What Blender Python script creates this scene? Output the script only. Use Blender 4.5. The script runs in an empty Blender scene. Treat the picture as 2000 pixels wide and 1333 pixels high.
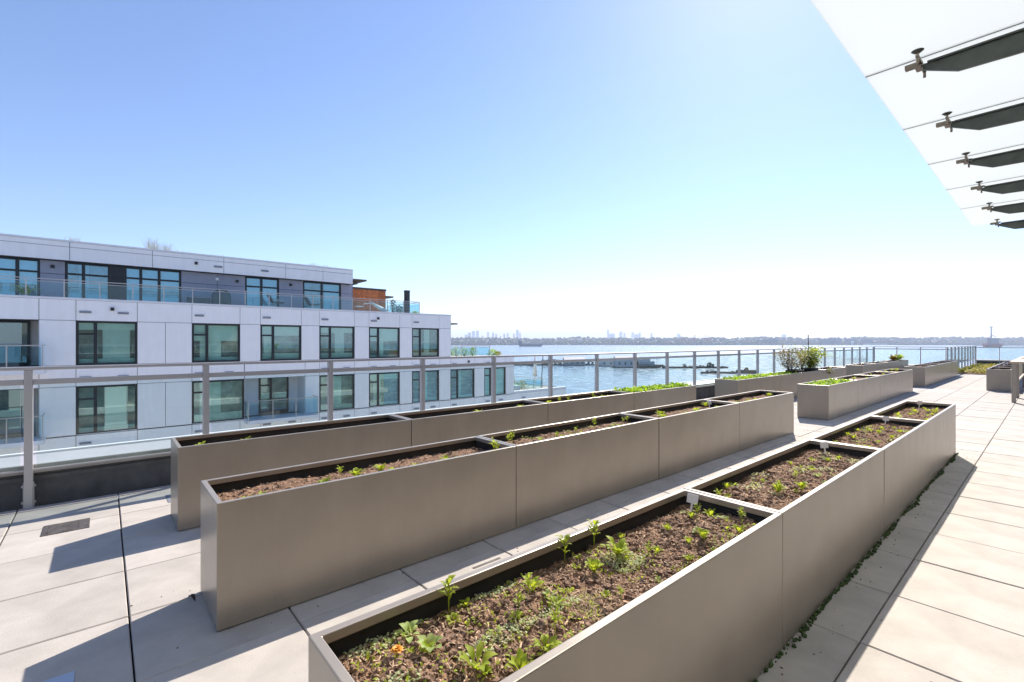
import bpy, math, random
from mathutils import Vector, Matrix, noise
random.seed(7)
R = math.radians
S = bpy.context.scene
COL = S.collection

# ------------------------------------------------------------------ camera
FPX, TH, HC = 919.0, R(49.086), 1.33
cd = bpy.data.cameras.new('camera'); cam = bpy.data.objects.new('camera', cd); COL.objects.link(cam)
cd.sensor_width = 36.0; cd.lens = FPX / 2000 * 36.0; cd.shift_y = 2.0 / 2000
cd.clip_start = 0.05; cd.clip_end = 40000
cam.location = (0, 0, HC); cam.rotation_euler = (R(90), 0, TH)
S.camera = cam

# ------------------------------------------------------------------ sky, sun, exposure
SUN = Vector((-0.237, 0.634, 0.59)).normalized()          # towards the sun
elev = math.asin(SUN.z); az = math.atan2(SUN.x, SUN.y)     # from +Y, clockwise positive
W = bpy.data.worlds.new('World'); S.world = W; W.use_nodes = True
nt = W.node_tree
sky = nt.nodes.new('ShaderNodeTexSky'); sky.sky_type = 'NISHITA'; sky.sun_disc = False
sky.sun_elevation = elev; sky.sun_rotation = az % (2 * math.pi)
sky.altitude = 10; sky.air_density = 1.0; sky.dust_density = 0.17; sky.ozone_density = 4.0
wb = nt.nodes.new('ShaderNodeMix'); wb.data_type = 'RGBA'; wb.blend_type = 'MULTIPLY'; wb.inputs[0].default_value = 1   # white balance of the whole sky
wb.inputs[7].default_value = (1.0, .945, 1.0, 1)
nt.links.new(sky.outputs[0], wb.inputs[6]); nt.links.new(wb.outputs[2], nt.nodes['Background'].inputs[0])
nt.nodes['Background'].inputs[1].default_value = 0.118
ld = bpy.data.lights.new('sun', 'SUN'); ld.energy = 5.0; ld.angle = R(0.53); ld.color = (1, 0.925, 0.82)
sun = bpy.data.objects.new('sun', ld); COL.objects.link(sun)
sun.rotation_euler = (-SUN).to_track_quat('-Z', 'Y').to_euler()
S.view_settings.view_transform = 'Standard'; S.view_settings.look = 'None'
S.view_settings.exposure = 0.78; S.view_settings.gamma = 1.0; S.view_settings.use_curve_mapping = False
S.render.engine = 'CYCLES'
S.cycles.use_denoising = True; S.cycles.max_bounces = 10; S.cycles.transparent_max_bounces = 24
S.cycles.volume_bounces = 0

# ------------------------------------------------------------------ helpers
def at(px, d):                                 # ground position seen at picture column px (of 2000), depth d
    r = (px - 1000) / FPX * d
    return (math.cos(TH) * r - math.sin(TH) * d, math.cos(TH) * d + math.sin(TH) * r)

class MB:
    def __init__(s): s.v = []; s.f = []; s.mi = []; s.m = 0
    def add(s, vs, fs):
        b = len(s.v); s.v += [tuple(v) for v in vs]
        for f in fs: s.f.append([b + i for i in f]); s.mi.append(s.m)
        return s
    def box(s, x0, x1, y0, y1, z0, z1):
        if x0 > x1: x0, x1 = x1, x0
        if y0 > y1: y0, y1 = y1, y0
        if z0 > z1: z0, z1 = z1, z0
        v = [(x0,y0,z0),(x1,y0,z0),(x1,y1,z0),(x0,y1,z0),(x0,y0,z1),(x1,y0,z1),(x1,y1,z1),(x0,y1,z1)]
        return s.add(v, [(0,3,2,1),(4,5,6,7),(0,1,5,4),(1,2,6,5),(2,3,7,6),(3,0,4,7)])
    def tube(s, p, q, r, r2=None, n=8):
        p, q = Vector(p), Vector(q); r2 = r if r2 is None else r2
        z = (q - p).normalized(); a = z.orthogonal().normalized(); b = z.cross(a)
        vs = [p + (a*math.cos(t)+b*math.sin(t))*r for t in [2*math.pi*i/n for i in range(n)]] + \
             [q + (a*math.cos(t)+b*math.sin(t))*r2 for t in [2*math.pi*i/n for i in range(n)]]
        fs = [(i, (i+1) % n, n+(i+1) % n, n+i) for i in range(n)] + [tuple(range(n))[::-1], tuple(range(n, 2*n))]
        return s.add(vs, fs)
    def rings(s, rings, cap0=True, cap1=True):
        n = len(rings[0]); vs = [v for r in rings for v in r]; fs = []
        for k in range(len(rings)-1):
            for i in range(n):
                j = (i+1) % n; fs.append((k*n+i, k*n+j, (k+1)*n+j, (k+1)*n+i))
        if cap0: fs.append(tuple(range(n))[::-1])
        if cap1: fs.append(tuple(range((len(rings)-1)*n, len(rings)*n)))
        return s.add(vs, fs)
    def blob(s, c, rx, ry, rz, jit=0.25, n=6, m=3):
        c = Vector(c); vs = [c + Vector((0, 0, rz*random.uniform(.85, 1.2)))]
        for k in range(1, m):
            ph = math.pi*k/m
            for i in range(n):
                t = 2*math.pi*(i+.5*(k % 2))/n; q = 1+random.uniform(-jit, jit)
                vs.append(c + Vector((rx*math.sin(ph)*math.cos(t)*q, ry*math.sin(ph)*math.sin(t)*q, rz*math.cos(ph)*q)))
        vs.append(c - Vector((0, 0, rz))); fs = []
        for i in range(n): fs.append((0, 1+i, 1+(i+1) % n))
        for k in range(m-2):
            for i in range(n):
                a, b = 1+k*n+i, 1+k*n+(i+1) % n; fs.append((a, a+n, b+n, b))
        e = len(vs)-1; o = 1+(m-2)*n
        for i in range(n): fs.append((o+(i+1) % n, o+i, e))
        return s.add(vs, fs)
    def leaf(s, base, dirv, up, L, w, curl=0.25, fold=0.12):
        base, d = Vector(base), Vector(dirv).normalized(); up = Vector(up)
        side = d.cross(up)
        if side.length < 1e-4: side = Vector((1, 0, 0))
        side.normalize(); nrm = side.cross(d).normalized()
        vs = []
        for t, ww in ((0, .12), (.3, .75), (.65, 1), (.9, .55), (1.05, .0)):
            p = base + d*(L*t) + nrm*(L*(curl*math.sin(t*2.2) - .55*curl*t*t*2))
            if ww == 0: vs.append(p)
            else: vs += [p - side*(w*.5*ww) + nrm*(fold*w*ww), p, p + side*(w*.5*ww) + nrm*(fold*w*ww)]
        fs = []
        for k in range(3):
            a = 3*k; fs += [(a, a+1, a+4, a+3), (a+1, a+2, a+5, a+4)]
        fs += [(9, 10, 12), (10, 11, 12)]
        return s.add(vs, fs)
    def mesh(s, name, mats, smooth=False):
        me = bpy.data.meshes.new(name); me.from_pydata(s.v, [], s.f)
        for m in (mats if isinstance(mats, (list, tuple)) else [mats]): me.materials.append(m)
        if len(me.materials) > 1: me.polygons.foreach_set('material_index', s.mi)
        if smooth: me.polygons.foreach_set('use_smooth', [True]*len(me.polygons))
        me.update(); return me
    def build(s, name, mat, parent=None, smooth=False, bevel=0, kind=None, label=None, cat=None, group=None):
        return obj(name, s.mesh(name, mat, smooth), parent, bevel, kind, label, cat, group)

def obj(name, me, parent=None, bevel=0, kind=None, label=None, cat=None, group=None, loc=None, rz=0, sc=None):
    o = bpy.data.objects.new(name, me); COL.objects.link(o)
    if parent is not None:
        o.parent = parent; o.matrix_parent_inverse = Matrix.Translation(-Vector(parent.get('_w', (0, 0, 0))))
        o['_w'] = parent.get('_w', (0, 0, 0)) if loc is None else loc
        if loc is None: o['_w'] = (0.0, 0.0, 0.0)
    else: o['_w'] = tuple(loc) if loc is not None else (0.0, 0.0, 0.0)
    if loc is not None: o.location = loc
    if rz: o.rotation_euler = (0, 0, rz)
    if sc: o.scale = (sc, sc, sc) if not isinstance(sc, tuple) else sc
    if bevel:
        b = o.modifiers.new('bevel', 'BEVEL'); b.width = bevel; b.segments = 2; b.limit_method = 'ANGLE'; b.angle_limit = R(40)
    tag(o, label, cat, group, kind); return o

def tag(o, label=None, cat=None, group=None, kind=None):
    if label: o['label'] = label
    if cat: o['category'] = cat
    if group: o['group'] = group
    if kind: o['kind'] = kind
    return o

def thing(name, loc, label, cat, group=None, kind=None):
    o = bpy.data.objects.new(name, None); COL.objects.link(o); o.location = loc
    o.empty_display_size = .1; o['_w'] = tuple(float(c) for c in loc)
    return tag(o, label, cat, group, kind)

# ------------------------------------------------------------------ materials
def mat(name, col, rough=.5, metal=0, var=0, scale=5, bump=0, bscale=60, spec=.5, objvar=0, dark=None, detail=5):
    m = bpy.data.materials.new(name); m.use_nodes = True; n = m.node_tree.nodes; l = m.node_tree.links
    p = n['Principled BSDF']; p.inputs['Roughness'].default_value = rough; p.inputs['Metallic'].default_value = metal
    p.inputs['Specular IOR Level'].default_value = spec
    p.inputs['Base Color'].default_value = (*col, 1)
    tc = n.new('ShaderNodeTexCoord')
    src = None
    if var or dark:
        nz = n.new('ShaderNodeTexNoise'); nz.inputs['Scale'].default_value = scale; nz.inputs['Detail'].default_value = detail
        nz.inputs['Roughness'].default_value = .65
        l.new(tc.outputs['Object'], nz.inputs['Vector'])
        rp = n.new('ShaderNodeValToRGB'); rp.color_ramp.elements[0].position = .33; rp.color_ramp.elements[1].position = .68
        d = dark or tuple(c*(1-var) for c in col)
        rp.color_ramp.elements[0].color = (*d, 1)
        rp.color_ramp.elements[1].color = (*(min(1, c*(1+var)) for c in col), 1)
        l.new(nz.outputs['Fac'], rp.inputs[0]); src = rp.outputs[0]
    if objvar:
        oi = n.new('ShaderNodeObjectInfo'); mr = n.new('ShaderNodeMapRange')
        mr.inputs[3].default_value = 1-objvar; mr.inputs[4].default_value = 1+objvar
        l.new(oi.outputs['Random'], mr.inputs[0])
        hs = n.new('ShaderNodeHueSaturation'); hs.inputs['Color'].default_value = (*col, 1)
        l.new(mr.outputs[0], hs.inputs['Value'])
        if src: l.new(src, hs.inputs['Color'])
        src = hs.outputs[0]
    if src: l.new(src, p.inputs['Base Color'])
    if bump:
        b = n.new('ShaderNodeTexNoise'); b.inputs['Scale'].default_value = bscale; b.inputs['Detail'].default_value = 4
        l.new(tc.outputs['Object'], b.inputs['Vector'])
        bp = n.new('ShaderNodeBump'); bp.inputs['Strength'].default_value = bump; bp.inputs['Distance'].default_value = .02
        l.new(b.outputs['Fac'], bp.inputs['Height']); l.new(bp.outputs[0], p.inputs['Normal'])
    return m

def leafmat(name, col, tr=.45, var=.3, scale=30):
    m = mat(name, col, .55, var=var, scale=scale, objvar=.15, spec=.2); n = m.node_tree.nodes; l = m.node_tree.links
    p = n['Principled BSDF']; t = n.new('ShaderNodeBsdfTranslucent'); mx = n.new('ShaderNodeMixShader'); mx.inputs[0].default_value = tr
    t.inputs[0].default_value = (col[0]*1.5, col[1]*1.35, col[2]*.8, 1)
    l.new(p.outputs[0], mx.inputs[1]); l.new(t.outputs[0], mx.inputs[2]); l.new(mx.outputs[0], n['Material Output'].inputs[0])
    return m

def glassmat(name, tint, ior=1.45, rough=0.0, gl=(1, 1, 1)):
    m = bpy.data.materials.new(name); m.use_nodes = True; n = m.node_tree.nodes; l = m.node_tree.links
    n.remove(n['Principled BSDF'])
    t = n.new('ShaderNodeBsdfTransparent'); t.inputs[0].default_value = (*tint, 1)
    g = n.new('ShaderNodeBsdfGlossy'); g.inputs['Roughness'].default_value = rough; g.inputs[0].default_value = (*gl, 1)
    fr = n.new('ShaderNodeFresnel'); ge = n.new('ShaderNodeNewGeometry'); mr = n.new('ShaderNodeMapRange')   # the same index from both faces of the pane
    mr.inputs[3].default_value = ior; mr.inputs[4].default_value = 1/ior; l.new(ge.outputs['Backfacing'], mr.inputs[0]); l.new(mr.outputs[0], fr.inputs[0])
    mx = n.new('ShaderNodeMixShader'); l.new(fr.outputs[0], mx.inputs[0]); l.new(t.outputs[0], mx.inputs[1]); l.new(g.outputs[0], mx.inputs[2])
    l.new(mx.outputs[0], n['Material Output'].inputs[0]); return m

M = {}
M['planter'] = mat('planter_paint', (.335, .288, .235), .33, .35, var=.05, scale=2.2, bump=.02, bscale=220, objvar=.03)
M['paver'] = mat('concrete_paver', (.43, .392, .355), .85, var=.10, scale=4, bump=.14, bscale=180, objvar=.07, detail=8)
M['shaded_liner'] = mat('shaded_root_liner', (.035, .03, .027), .9, var=.3)  # near-black mixes the liner's own tone with the shade inside the boxes
M['subdeck'] = mat('deck_membrane', (.05, .05, .05), .9, var=.3)
M['alu'] = mat('painted_aluminium', (.47, .455, .45), .36, .3, var=.03, scale=8)
M['curbedge'] = mat('curb_edge_white', (.78, .78, .79), .5, var=.04)
M['shaded_curbcap'] = mat('shaded_curb_cap_metal', (.44, .43, .455), .5, .1, var=.05, scale=3)  # greyed in colour for the sunlight its inward slope misses
M['flash'] = mat('curb_flashing', (.33, .31, .29), .5, .1, var=.06, scale=4)
M['curbface'] = mat('curb_membrane', (.085, .085, .088), .7, var=.25, scale=6)
M['glass'] = glassmat('rail_glass', (.90, .955, .945), 1.42)
M['white'] = mat('facade_panel', (.86, .84, .85), .55, var=.02, scale=1.5, objvar=.012)
M['parapet'] = mat('parapet_metal', (.70, .70, .74), .5, var=.02)
M['grey'] = mat('grey_cladding', (.33, .33, .40), .6, var=.03, objvar=.02)
M['joint'] = mat('joint_backing', (.10, .10, .12), .8, var=.1)
M['frame'] = mat('window_frame', (.012, .015, .018), .4, var=.1)
M['pane'] = glassmat('window_pane', (.80, .93, .91), 2.5, gl=(.88, 1, .98))
M['bluepane'] = glassmat('penthouse_pane', (.62, .85, .95), 2.5, gl=(.8, .96, 1))
M['blind'] = mat('roller_blind', (.78, .80, .74), .8, var=.05, scale=3, objvar=.12)
M['room'] = mat('room_interior', (.36, .38, .35), .8, var=.5, scale=1.3)
M['beige'] = mat('beige_reveal', (.52, .47, .42), .7, var=.05)
M['cedar'] = mat('cedar_board', (.56, .17, .05), .55, var=.3, scale=6, objvar=.2)
M['darkmetal'] = mat('dark_metal', (.035, .033, .033), .5, var=.2)
M['brown'] = mat('eave_brown', (.10, .075, .055), .6, var=.2)
M['vent'] = mat('vent_grey', (.22, .23, .27), .5, var=.1)
M['black'] = mat('lamp_black', (.012, .012, .014), .4, var=.1)
M['canopyglass'] = None
M['beam'] = mat('canopy_steel', (.060, .068, .058), .42, .2, var=.25, scale=6)
M['steel'] = mat('stainless_fitting', (.20, .165, .13), .4, .5, var=.1)
M['soil'] = mat('garden_soil', (.36, .21, .125), .95, scale=60, dark=(.055, .032, .022), var=.3, bump=.8, bscale=150, detail=9)
M['chip'] = mat('wood_chip', (.52, .35, .23), .9, var=.45, scale=25, objvar=.2)
M['clod'] = mat('soil_clod', (.20, .12, .078), .95, var=.6, scale=60)
M['leaf'] = leafmat('leaf_green', (.34, .42, .05), .5)
M['leaf2'] = leafmat('leaf_pale', (.38, .48, .17), .45)
M['greens'] = leafmat('salad_green', (.27, .43, .03), .5)
M['weed'] = leafmat('weed_grey_green', (.46, .52, .30), .4)
M['dry'] = leafmat('dry_leaf', (.24, .18, .035), .3)
M['straw'] = mat('dry_grass', (.45, .36, .18), .8, var=.2)
M['moss'] = mat('moss_dark', (.045, .075, .018), .95, var=.6, scale=40)
M['tagw'] = mat('label_white', (.80, .78, .76), .5, var=.02)
M['flower'] = mat('orange_petal', (.75, .30, .02), .6, var=.1)
M['tabletop'] = mat('table_pale_wood', (.50, .38, .27), .6, var=.15, scale=9)
M['tablewood'] = mat('table_brown_wood', (.20, .09, .05), .6, var=.25, scale=9)
M['tableleg'] = mat('table_frame', (.34, .29, .24), .5, .2, var=.05)
M['sedum'] = leafmat('sedum_yellow', (.33, .30, .05), .3, var=.5)
M['drain'] = mat('drain_bronze', (.10, .088, .082), .6, .3, var=.35, scale=14, bump=.2)
M['plate'] = mat('steel_plate', (.42, .45, .50), .4, .6, var=.05)
M['wallw'] = mat('stucco_white', (.72, .70, .67), .7, var=.04)
M['gw'] = mat('grey_wall', (.27, .25, .23), .6, var=.05)
M['olive'] = leafmat('olive_leaf', (.17, .20, .06), .35)
M['tealglass'] = glassmat('teal_rail_glass', (.78, .91, .945), 1.5)
M['asphalt'] = mat('pale_paving', (.58, .56, .54), .9, var=.3)
M['pot'] = mat('black_pot', (.02, .02, .02), .5, var=.2)
M['hill'] = mat('far_land', (.07, .085, .06), .95, var=.4, scale=.004)
M['wood'] = mat('far_trees', (.045, .065, .035), .95, var=.5, scale=.02)
M['farwhite'] = mat('far_wall_pale', (.55, .54, .52), .8, var=.1)
M['fargrey'] = mat('far_wall_grey', (.26, .27, .29), .8, var=.1)
M['farred'] = mat('crane_red', (.40, .08, .05), .7, var=.1)
M['tower'] = mat('tower_concrete', (.38, .38, .40), .7, var=.1, scale=.05)
M['hull'] = mat('ship_hull_blue', (.03, .09, .15), .6, var=.2, scale=.1)
M['hullg'] = mat('boat_hull_green', (.03, .05, .045), .6, var=.2)
M['logs'] = mat('wet_timber', (.045, .04, .035), .8, var=.4, scale=.5)
M['petrol'] = mat('cover_dark', (.03, .05, .065), .5, var=.2)
M['cloth'] = mat('white_canvas', (.72, .70, .68), .8, var=.05)

def streaks(m, amt, sx, sz, rough=0, wob=0, specks=0):       # rain streaks, dust and slight buckling of the sheet
    n = m.node_tree.nodes; l = m.node_tree.links; p = n['Principled BSDF']; src = p.inputs['Base Color'].links[0].from_socket
    tc = n.new('ShaderNodeTexCoord'); mp = n.new('ShaderNodeMapping'); mp.inputs['Scale'].default_value = (sx, sx, sz); l.new(tc.outputs['Object'], mp.inputs[0])
    nz = n.new('ShaderNodeTexNoise'); nz.inputs['Scale'].default_value = 1; nz.inputs['Detail'].default_value = 6; nz.inputs['Roughness'].default_value = .7; l.new(mp.outputs[0], nz.inputs[0])
    mr = n.new('ShaderNodeMapRange'); mr.inputs[1].default_value = .3; mr.inputs[2].default_value = .7; mr.inputs[3].default_value = 1-amt; mr.inputs[4].default_value = 1+amt*.6; l.new(nz.outputs['Fac'], mr.inputs[0])
    mx = n.new('ShaderNodeMix'); mx.data_type = 'RGBA'; mx.blend_type = 'MULTIPLY'; mx.inputs[0].default_value = 1; l.new(src, mx.inputs[6]); l.new(mr.outputs[0], mx.inputs[7]); out = mx.outputs[2]
    if specks:
        v = n.new('ShaderNodeTexNoise'); v.inputs['Scale'].default_value = 55; v.inputs['Detail'].default_value = 2; l.new(tc.outputs['Object'], v.inputs[0])
        r2 = n.new('ShaderNodeMapRange'); r2.inputs[1].default_value = .74; r2.inputs[2].default_value = .78; r2.inputs[3].default_value = 1; r2.inputs[4].default_value = 1-specks; l.new(v.outputs['Fac'], r2.inputs[0])
        m3 = n.new('ShaderNodeMix'); m3.data_type = 'RGBA'; m3.blend_type = 'MULTIPLY'; m3.inputs[0].default_value = 1; l.new(out, m3.inputs[6]); l.new(r2.outputs[0], m3.inputs[7]); out = m3.outputs[2]
    l.new(out, p.inputs['Base Color'])
    if rough:
        rm = n.new('ShaderNodeMapRange'); b0 = p.inputs['Roughness'].default_value; rm.inputs[3].default_value = b0-rough; rm.inputs[4].default_value = b0+rough; l.new(nz.outputs['Fac'], rm.inputs[0]); l.new(rm.outputs[0], p.inputs['Roughness'])
    if wob:
        w = n.new('ShaderNodeTexNoise'); w.inputs['Scale'].default_value = 2.2; w.inputs['Detail'].default_value = 1; l.new(tc.outputs['Object'], w.inputs[0])
        bp = n.new('ShaderNodeBump'); bp.inputs['Strength'].default_value = 1; bp.inputs['Distance'].default_value = wob; l.new(w.outputs['Fac'], bp.inputs['Height'])
        if p.inputs['Normal'].links: l.new(p.inputs['Normal'].links[0].from_socket, bp.inputs['Normal'])
        l.new(bp.outputs[0], p.inputs['Normal'])
streaks(M['planter'], .045, 9, 1.1, .08, .012, .15)
streaks(M['white'], .05, 3.5, .35, 0, .004); streaks(M['paver'], .12, 1.7, 1.7, 0, 0, .25); streaks(M['soil'], .2, 5, 5); streaks(M['grey'], .06, 4, .5); streaks(M['curbface'], .2, 5, 1)
cg = bpy.data.materials.new('frosted_canopy_glass'); cg.use_nodes = True
n = cg.node_tree.nodes; l = cg.node_tree.links
tr = n.new('ShaderNodeBsdfTranslucent'); tr.inputs[0].default_value = (.80, .82, .80, 1)
tp = n.new('ShaderNodeBsdfTransparent'); tp.inputs[0].default_value = (.9, .95, .93, 1)
mx = n.new('ShaderNodeMixShader'); mx.inputs[0].default_value = .12; l.new(tr.outputs[0], mx.inputs[1]); l.new(tp.outputs[0], mx.inputs[2])
pb = n['Principled BSDF']; pb.inputs['Base Color'].default_value = (.85, .86, .86, 1); pb.inputs['Roughness'].default_value = .25
m2 = n.new('ShaderNodeMixShader'); m2.inputs[0].default_value = .2; l.new(mx.outputs[0], m2.inputs[1]); l.new(pb.outputs[0], m2.inputs[2])
l.new(m2.outputs[0], n['Material Output'].inputs[0]); M['canopyglass'] = cg

wm = bpy.data.materials.new('sea_water'); wm.use_nodes = True; n = wm.node_tree.nodes; l = wm.node_tree.links
p = n['Principled BSDF']; p.inputs['Base Color'].default_value = (.13, .20, .28, 1); p.inputs['Roughness'].default_value = .16; p.inputs['IOR'].default_value = 1.33  # base colour lightened to stand for pale haze reflected in the water
tc = n.new('ShaderNodeTexCoord')
hs = []
for sc, st in ((.35, .5), (.05, .8), (.9, .3)):
    q = n.new('ShaderNodeTexNoise'); q.inputs['Scale'].default_value = sc; q.inputs['Detail'].default_value = 5
    l.new(tc.outputs['Object'], q.inputs['Vector'])
    mm = n.new('ShaderNodeMath'); mm.operation = 'MULTIPLY'; mm.inputs[1].default_value = st; l.new(q.outputs['Fac'], mm.inputs[0]); hs.append(mm)
a = n.new('ShaderNodeMath'); l.new(hs[0].outputs[0], a.inputs[0]); l.new(hs[1].outputs[0], a.inputs[1])
b = n.new('ShaderNodeMath'); l.new(a.outputs[0], b.inputs[0]); l.new(hs[2].outputs[0], b.inputs[1])
bp = n.new('ShaderNodeBump'); bp.inputs['Strength'].default_value = 1; bp.inputs['Distance'].default_value = .06
l.new(b.outputs[0], bp.inputs['Height']); l.new(bp.outputs[0], p.inputs['Normal'])
# ripples finer than a pixel: roughness in wind streaks and specks
rn = n.new('ShaderNodeTexNoise'); rn.inputs['Scale'].default_value = .16; rn.inputs['Detail'].default_value = 4; l.new(tc.outputs['Object'], rn.inputs['Vector'])
rr = n.new('ShaderNodeMapRange'); rr.inputs[1].default_value = .35; rr.inputs[2].default_value = .65; rr.inputs[3].default_value = .07; rr.inputs[4].default_value = .46
l.new(rn.outputs['Fac'], rr.inputs[0]); l.new(rr.outputs[0], p.inputs['Roughness']); M['water'] = wm

# ------------------------------------------------------------------ the large setting
ZW = -18.67
MB().add([(-12000, -12000, ZW), (12000, -12000, ZW), (12000, 12000, ZW), (-12000, 12000, ZW)], [(0, 1, 2, 3)]).build('water', M['water'], kind='structure')
MB().box(-140, 60, -160, 44, ZW-1, -17.2).build('ground', M['asphalt'], kind='structure')

# far shore: a low ridge, running across at about 3 km
g = MB(); NX, ND = 260, 9
def ridge(px, k):
    s = px*.011
    h = 16+11*noise.noise(Vector((s, 0, 3))) + 7*noise.noise(Vector((s*3.1, 1, 7)))
    return max(5, h)
def shore_depth(px): return 3050+120*noise.noise(Vector((px*.004, 5, 1)))+(px-1400)*-.10
gv = []
for i in range(NX):
    px = -400+3000*i/(NX-1)
    for j in range(ND):
        t = j/(ND-1); d = shore_depth(px)+t*2600
        h = ZW-2 if j == 0 else ZW+2+(ridge(px, 0)+32)*min(1, t*3.2)**.7*(1+.12*noise.noise(Vector((px*.02, t*6, 0))))
        X, Y = at(px, d); gv.append((X, Y, h))
g.add(gv, [(i*ND+j, (i+1)*ND+j, (i+1)*ND+j+1, i*ND+j+1) for i in range(NX-1) for j in range(ND-1)])
g.build('hills', M['hill'], smooth=True, kind='structure')

# ------------------------------------------------------------------ roof deck
PX, PY = .5946, .61; BX, BY = -.5677, .091
ZD = 0.0
MB().box(-5.42, 2.2, -5, 26.9, -1.2, -.05).build('roof_slab', M['subdeck'], kind='structure')
deck = thing('roof_deck', (-2, 8, 0), None, None, kind='structure')
def paver_mb(mb, x0, x1, y0, y1):
    c = .004; z = ZD
    v = [(x0, y0, -.045), (x1, y0, -.045), (x1, y1, -.045), (x0, y1, -.045),
         (x0, y0, z-c), (x1, y0, z-c), (x1, y1, z-c), (x0, y1, z-c),
         (x0+c, y0+c, z), (x1-c, y0+c, z), (x1-c, y1-c, z), (x0+c, y1-c, z)]
    f = [(0,1,5,4),(1,2,6,5),(2,3,7,6),(3,0,4,7),(4,5,9,8),(5,6,10,9),(6,7,11,10),(7,4,8,11),(8,9,10,11),(0,3,2,1)]
    mb.add(v, f)
full = MB(); paver_mb(full, -PX/2+.003, PX/2-.003, -PY/2+.0035, PY/2-.0035); full_me = full.mesh('paver', M['paver'])
cells = []
for i in range(-9, 6):
    for j in range(-8, 44):
        x0, x1 = BX+i*PX, BX+(i+1)*PX; y0, y1 = BY+j*PY, BY+(j+1)*PY
        x0 = max(x0, -5.40); x1 = min(x1, 2.2)
        if x1-x0 < .06: continue
        cx, cy = (x0+x1)/2, (y0+y1)/2
        d = math.cos(TH)*cy-math.sin(TH)*cx; r = math.cos(TH)*cx+math.sin(TH)*cy
        hid = False
        for (a, b) in ((-4.48, -4.02), (-2.99, -2.51), (-1.23, -.77)):
            if a-.05 < x0 and x1 < b+.05: hid = True
        vis = d > .4 and abs(r/d) < 1.18 and (HC/d) < .80 and not hid
        cells.append((0 if vis else 1, d if vis else 99, i, j, x0, x1, y0, y1))
cells.sort()
rest = MB()
for k, (h, d, i, j, x0, x1, y0, y1) in enumerate(cells):
    fullsize = x1-x0 > PX-.001
    if h == 0 and k < 298:
        if fullsize:
            o = obj('paver', full_me, deck, loc=((x0+x1)/2, (y0+y1)/2, random.uniform(-.0015, .0015)))
        else:
            m_ = MB(); paver_mb(m_, x0+.003, x1-.003, y0+.0035, y1-.0035); m_.build('paver', M['paver'], deck)
    else: paver_mb(rest, x0+.003, x1-.003, y0+.0035, y1-.0035)
rest.build('paver_field', M['paver'], deck, kind='stuff')

# our building below the deck, with floor slabs and glazing bands (mirrored in the windows opposite)
ob = thing('host_building', (-2, 10, -17), 'building under the roof terrace, its pale slabs below the railing', 'building')
m_ = MB(); m_.box(-5.3, 14, -20, 26.4, -17.2, -1.21); m_.build('wall', M['room'], ob)
for k in range(5):
    z = -1.25-3.1*k
    MB().box(-6.3, -5.31, -20, 26.4, z-.5, z).build('floor_slab', M['wallw'], ob)
    for y in range(-18, 26, 6): MB().box(-5.95, -5.32, y, y+1.6, z-3.1, z-.5).build('wall_pier', M['wallw'], ob)
sw = MB(); sw.box(2.22, 2.6, -6, 13.2, -.04, 4.6)
sw.build('canopy_wall', M['gw'], label='grey wall holding the canopy beams, past the right edge', cat='wall')

# ------------------------------------------------------------------ curb wall and guardrail
def curb(name, label, p0, p1, nrm, w=.44):
    # p0->p1 run along the inner face; nrm = outward direction
    t = thing(name, (p0[0], p0[1], -.04), label, 'wall')
    p0, p1, nn = Vector((*p0, 0)), Vector((*p1, 0)), Vector((*nrm, 0))
    def strip(o0, o1, z0, z1, zb=None):
        mb = MB(); zb = z1 if zb is None else zb
        a, b = p0+nn*o0, p1+nn*o0; c, d = p1+nn*o1, p0+nn*o1
        vs = [(v.x, v.y, z) for z in (z0,) for v in (a, b, c, d)] + [(a.x, a.y, z1), (b.x, b.y, z1), (c.x, c.y, zb), (d.x, d.y, zb)]
        return mb.add(vs, [(0,3,2,1),(4,5,6,7),(0,1,5,4),(1,2,6,5),(2,3,7,6),(3,0,4,7)])
    strip(.02, w-.02, -.04, .315).build('wall_face', M['curbface'], t)
    strip(-.004, w+.01, .318, .334, .345).build('cap', M['shaded_curbcap'], t, bevel=.003)
    strip(-.012, .016, .262, .331).build('flashing', M['flash'], t, bevel=.003)
    strip(w-.03, w+.02, .337, .362).build('rear_edge', M['curbedge'], t, bevel=.004)
    strip(.004, .018, .20, .235).build('drip_edge', M['curbface'], t)
    return t
curb('curb_wall', 'low dark curb wall with pale metal cap behind the long railing', (-5.46, -5), (-5.46, 26.9), (-1, 0))
curb('curb_wall', 'low curb under the far short railing between sea and planters', (-5.44, 26.55), (-2.95, 26.55), (0, 1), .3)
curb('curb_wall', 'low dark curb at the end of the yellow plant bed', (-2.9, 37.1), (4, 37.1), (0, 1), .3)

XR = -5.41
post_y = [-4.0, -2.83, -1.65, -.46, .747, 1.947, 3.14, 4.33, 5.521, 6.71, 7.886, 9.062, 10.225, 11.39, 12.55, 13.72, 14.89, 16.04, 17.2, 18.37, 19.55, 20.72, 21.88, 23.02, 24.17, 25.32, 26.47]
gr = thing('guardrail', (XR, 10, 0), 'long grey metal and glass railing along the left roof edge', 'railing')
MB().box(XR-.028, XR+.028, -5, 26.49, 1.103, 1.130).build('handrail', M['alu'], gr, bevel=.006)
for k in range(len(post_y)-1):
    a, b = post_y[k]+.026, post_y[k+1]-.026
    MB().box(XR-.016, XR+.016, a, b, .985, 1.030).build('mid_rail', M['alu'], gr, bevel=.003)
    MB().box(XR-.006, XR+.004, a+.02, b-.02, .30, .984).build('glass_panel', M['glass'], gr)
    MB().box(XR-.012, XR+.010, a, b, .292, .30+.004).build('glass_channel', M['alu'], gr)
pm = MB(); pm.box(-.028, .028, -.025, .025, 0, 1.102)
pm.box(-.034, .020, .0255, .031, 0, .20); pm.box(-.034, .020, -.031, -.0255, 0, .20)
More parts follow.
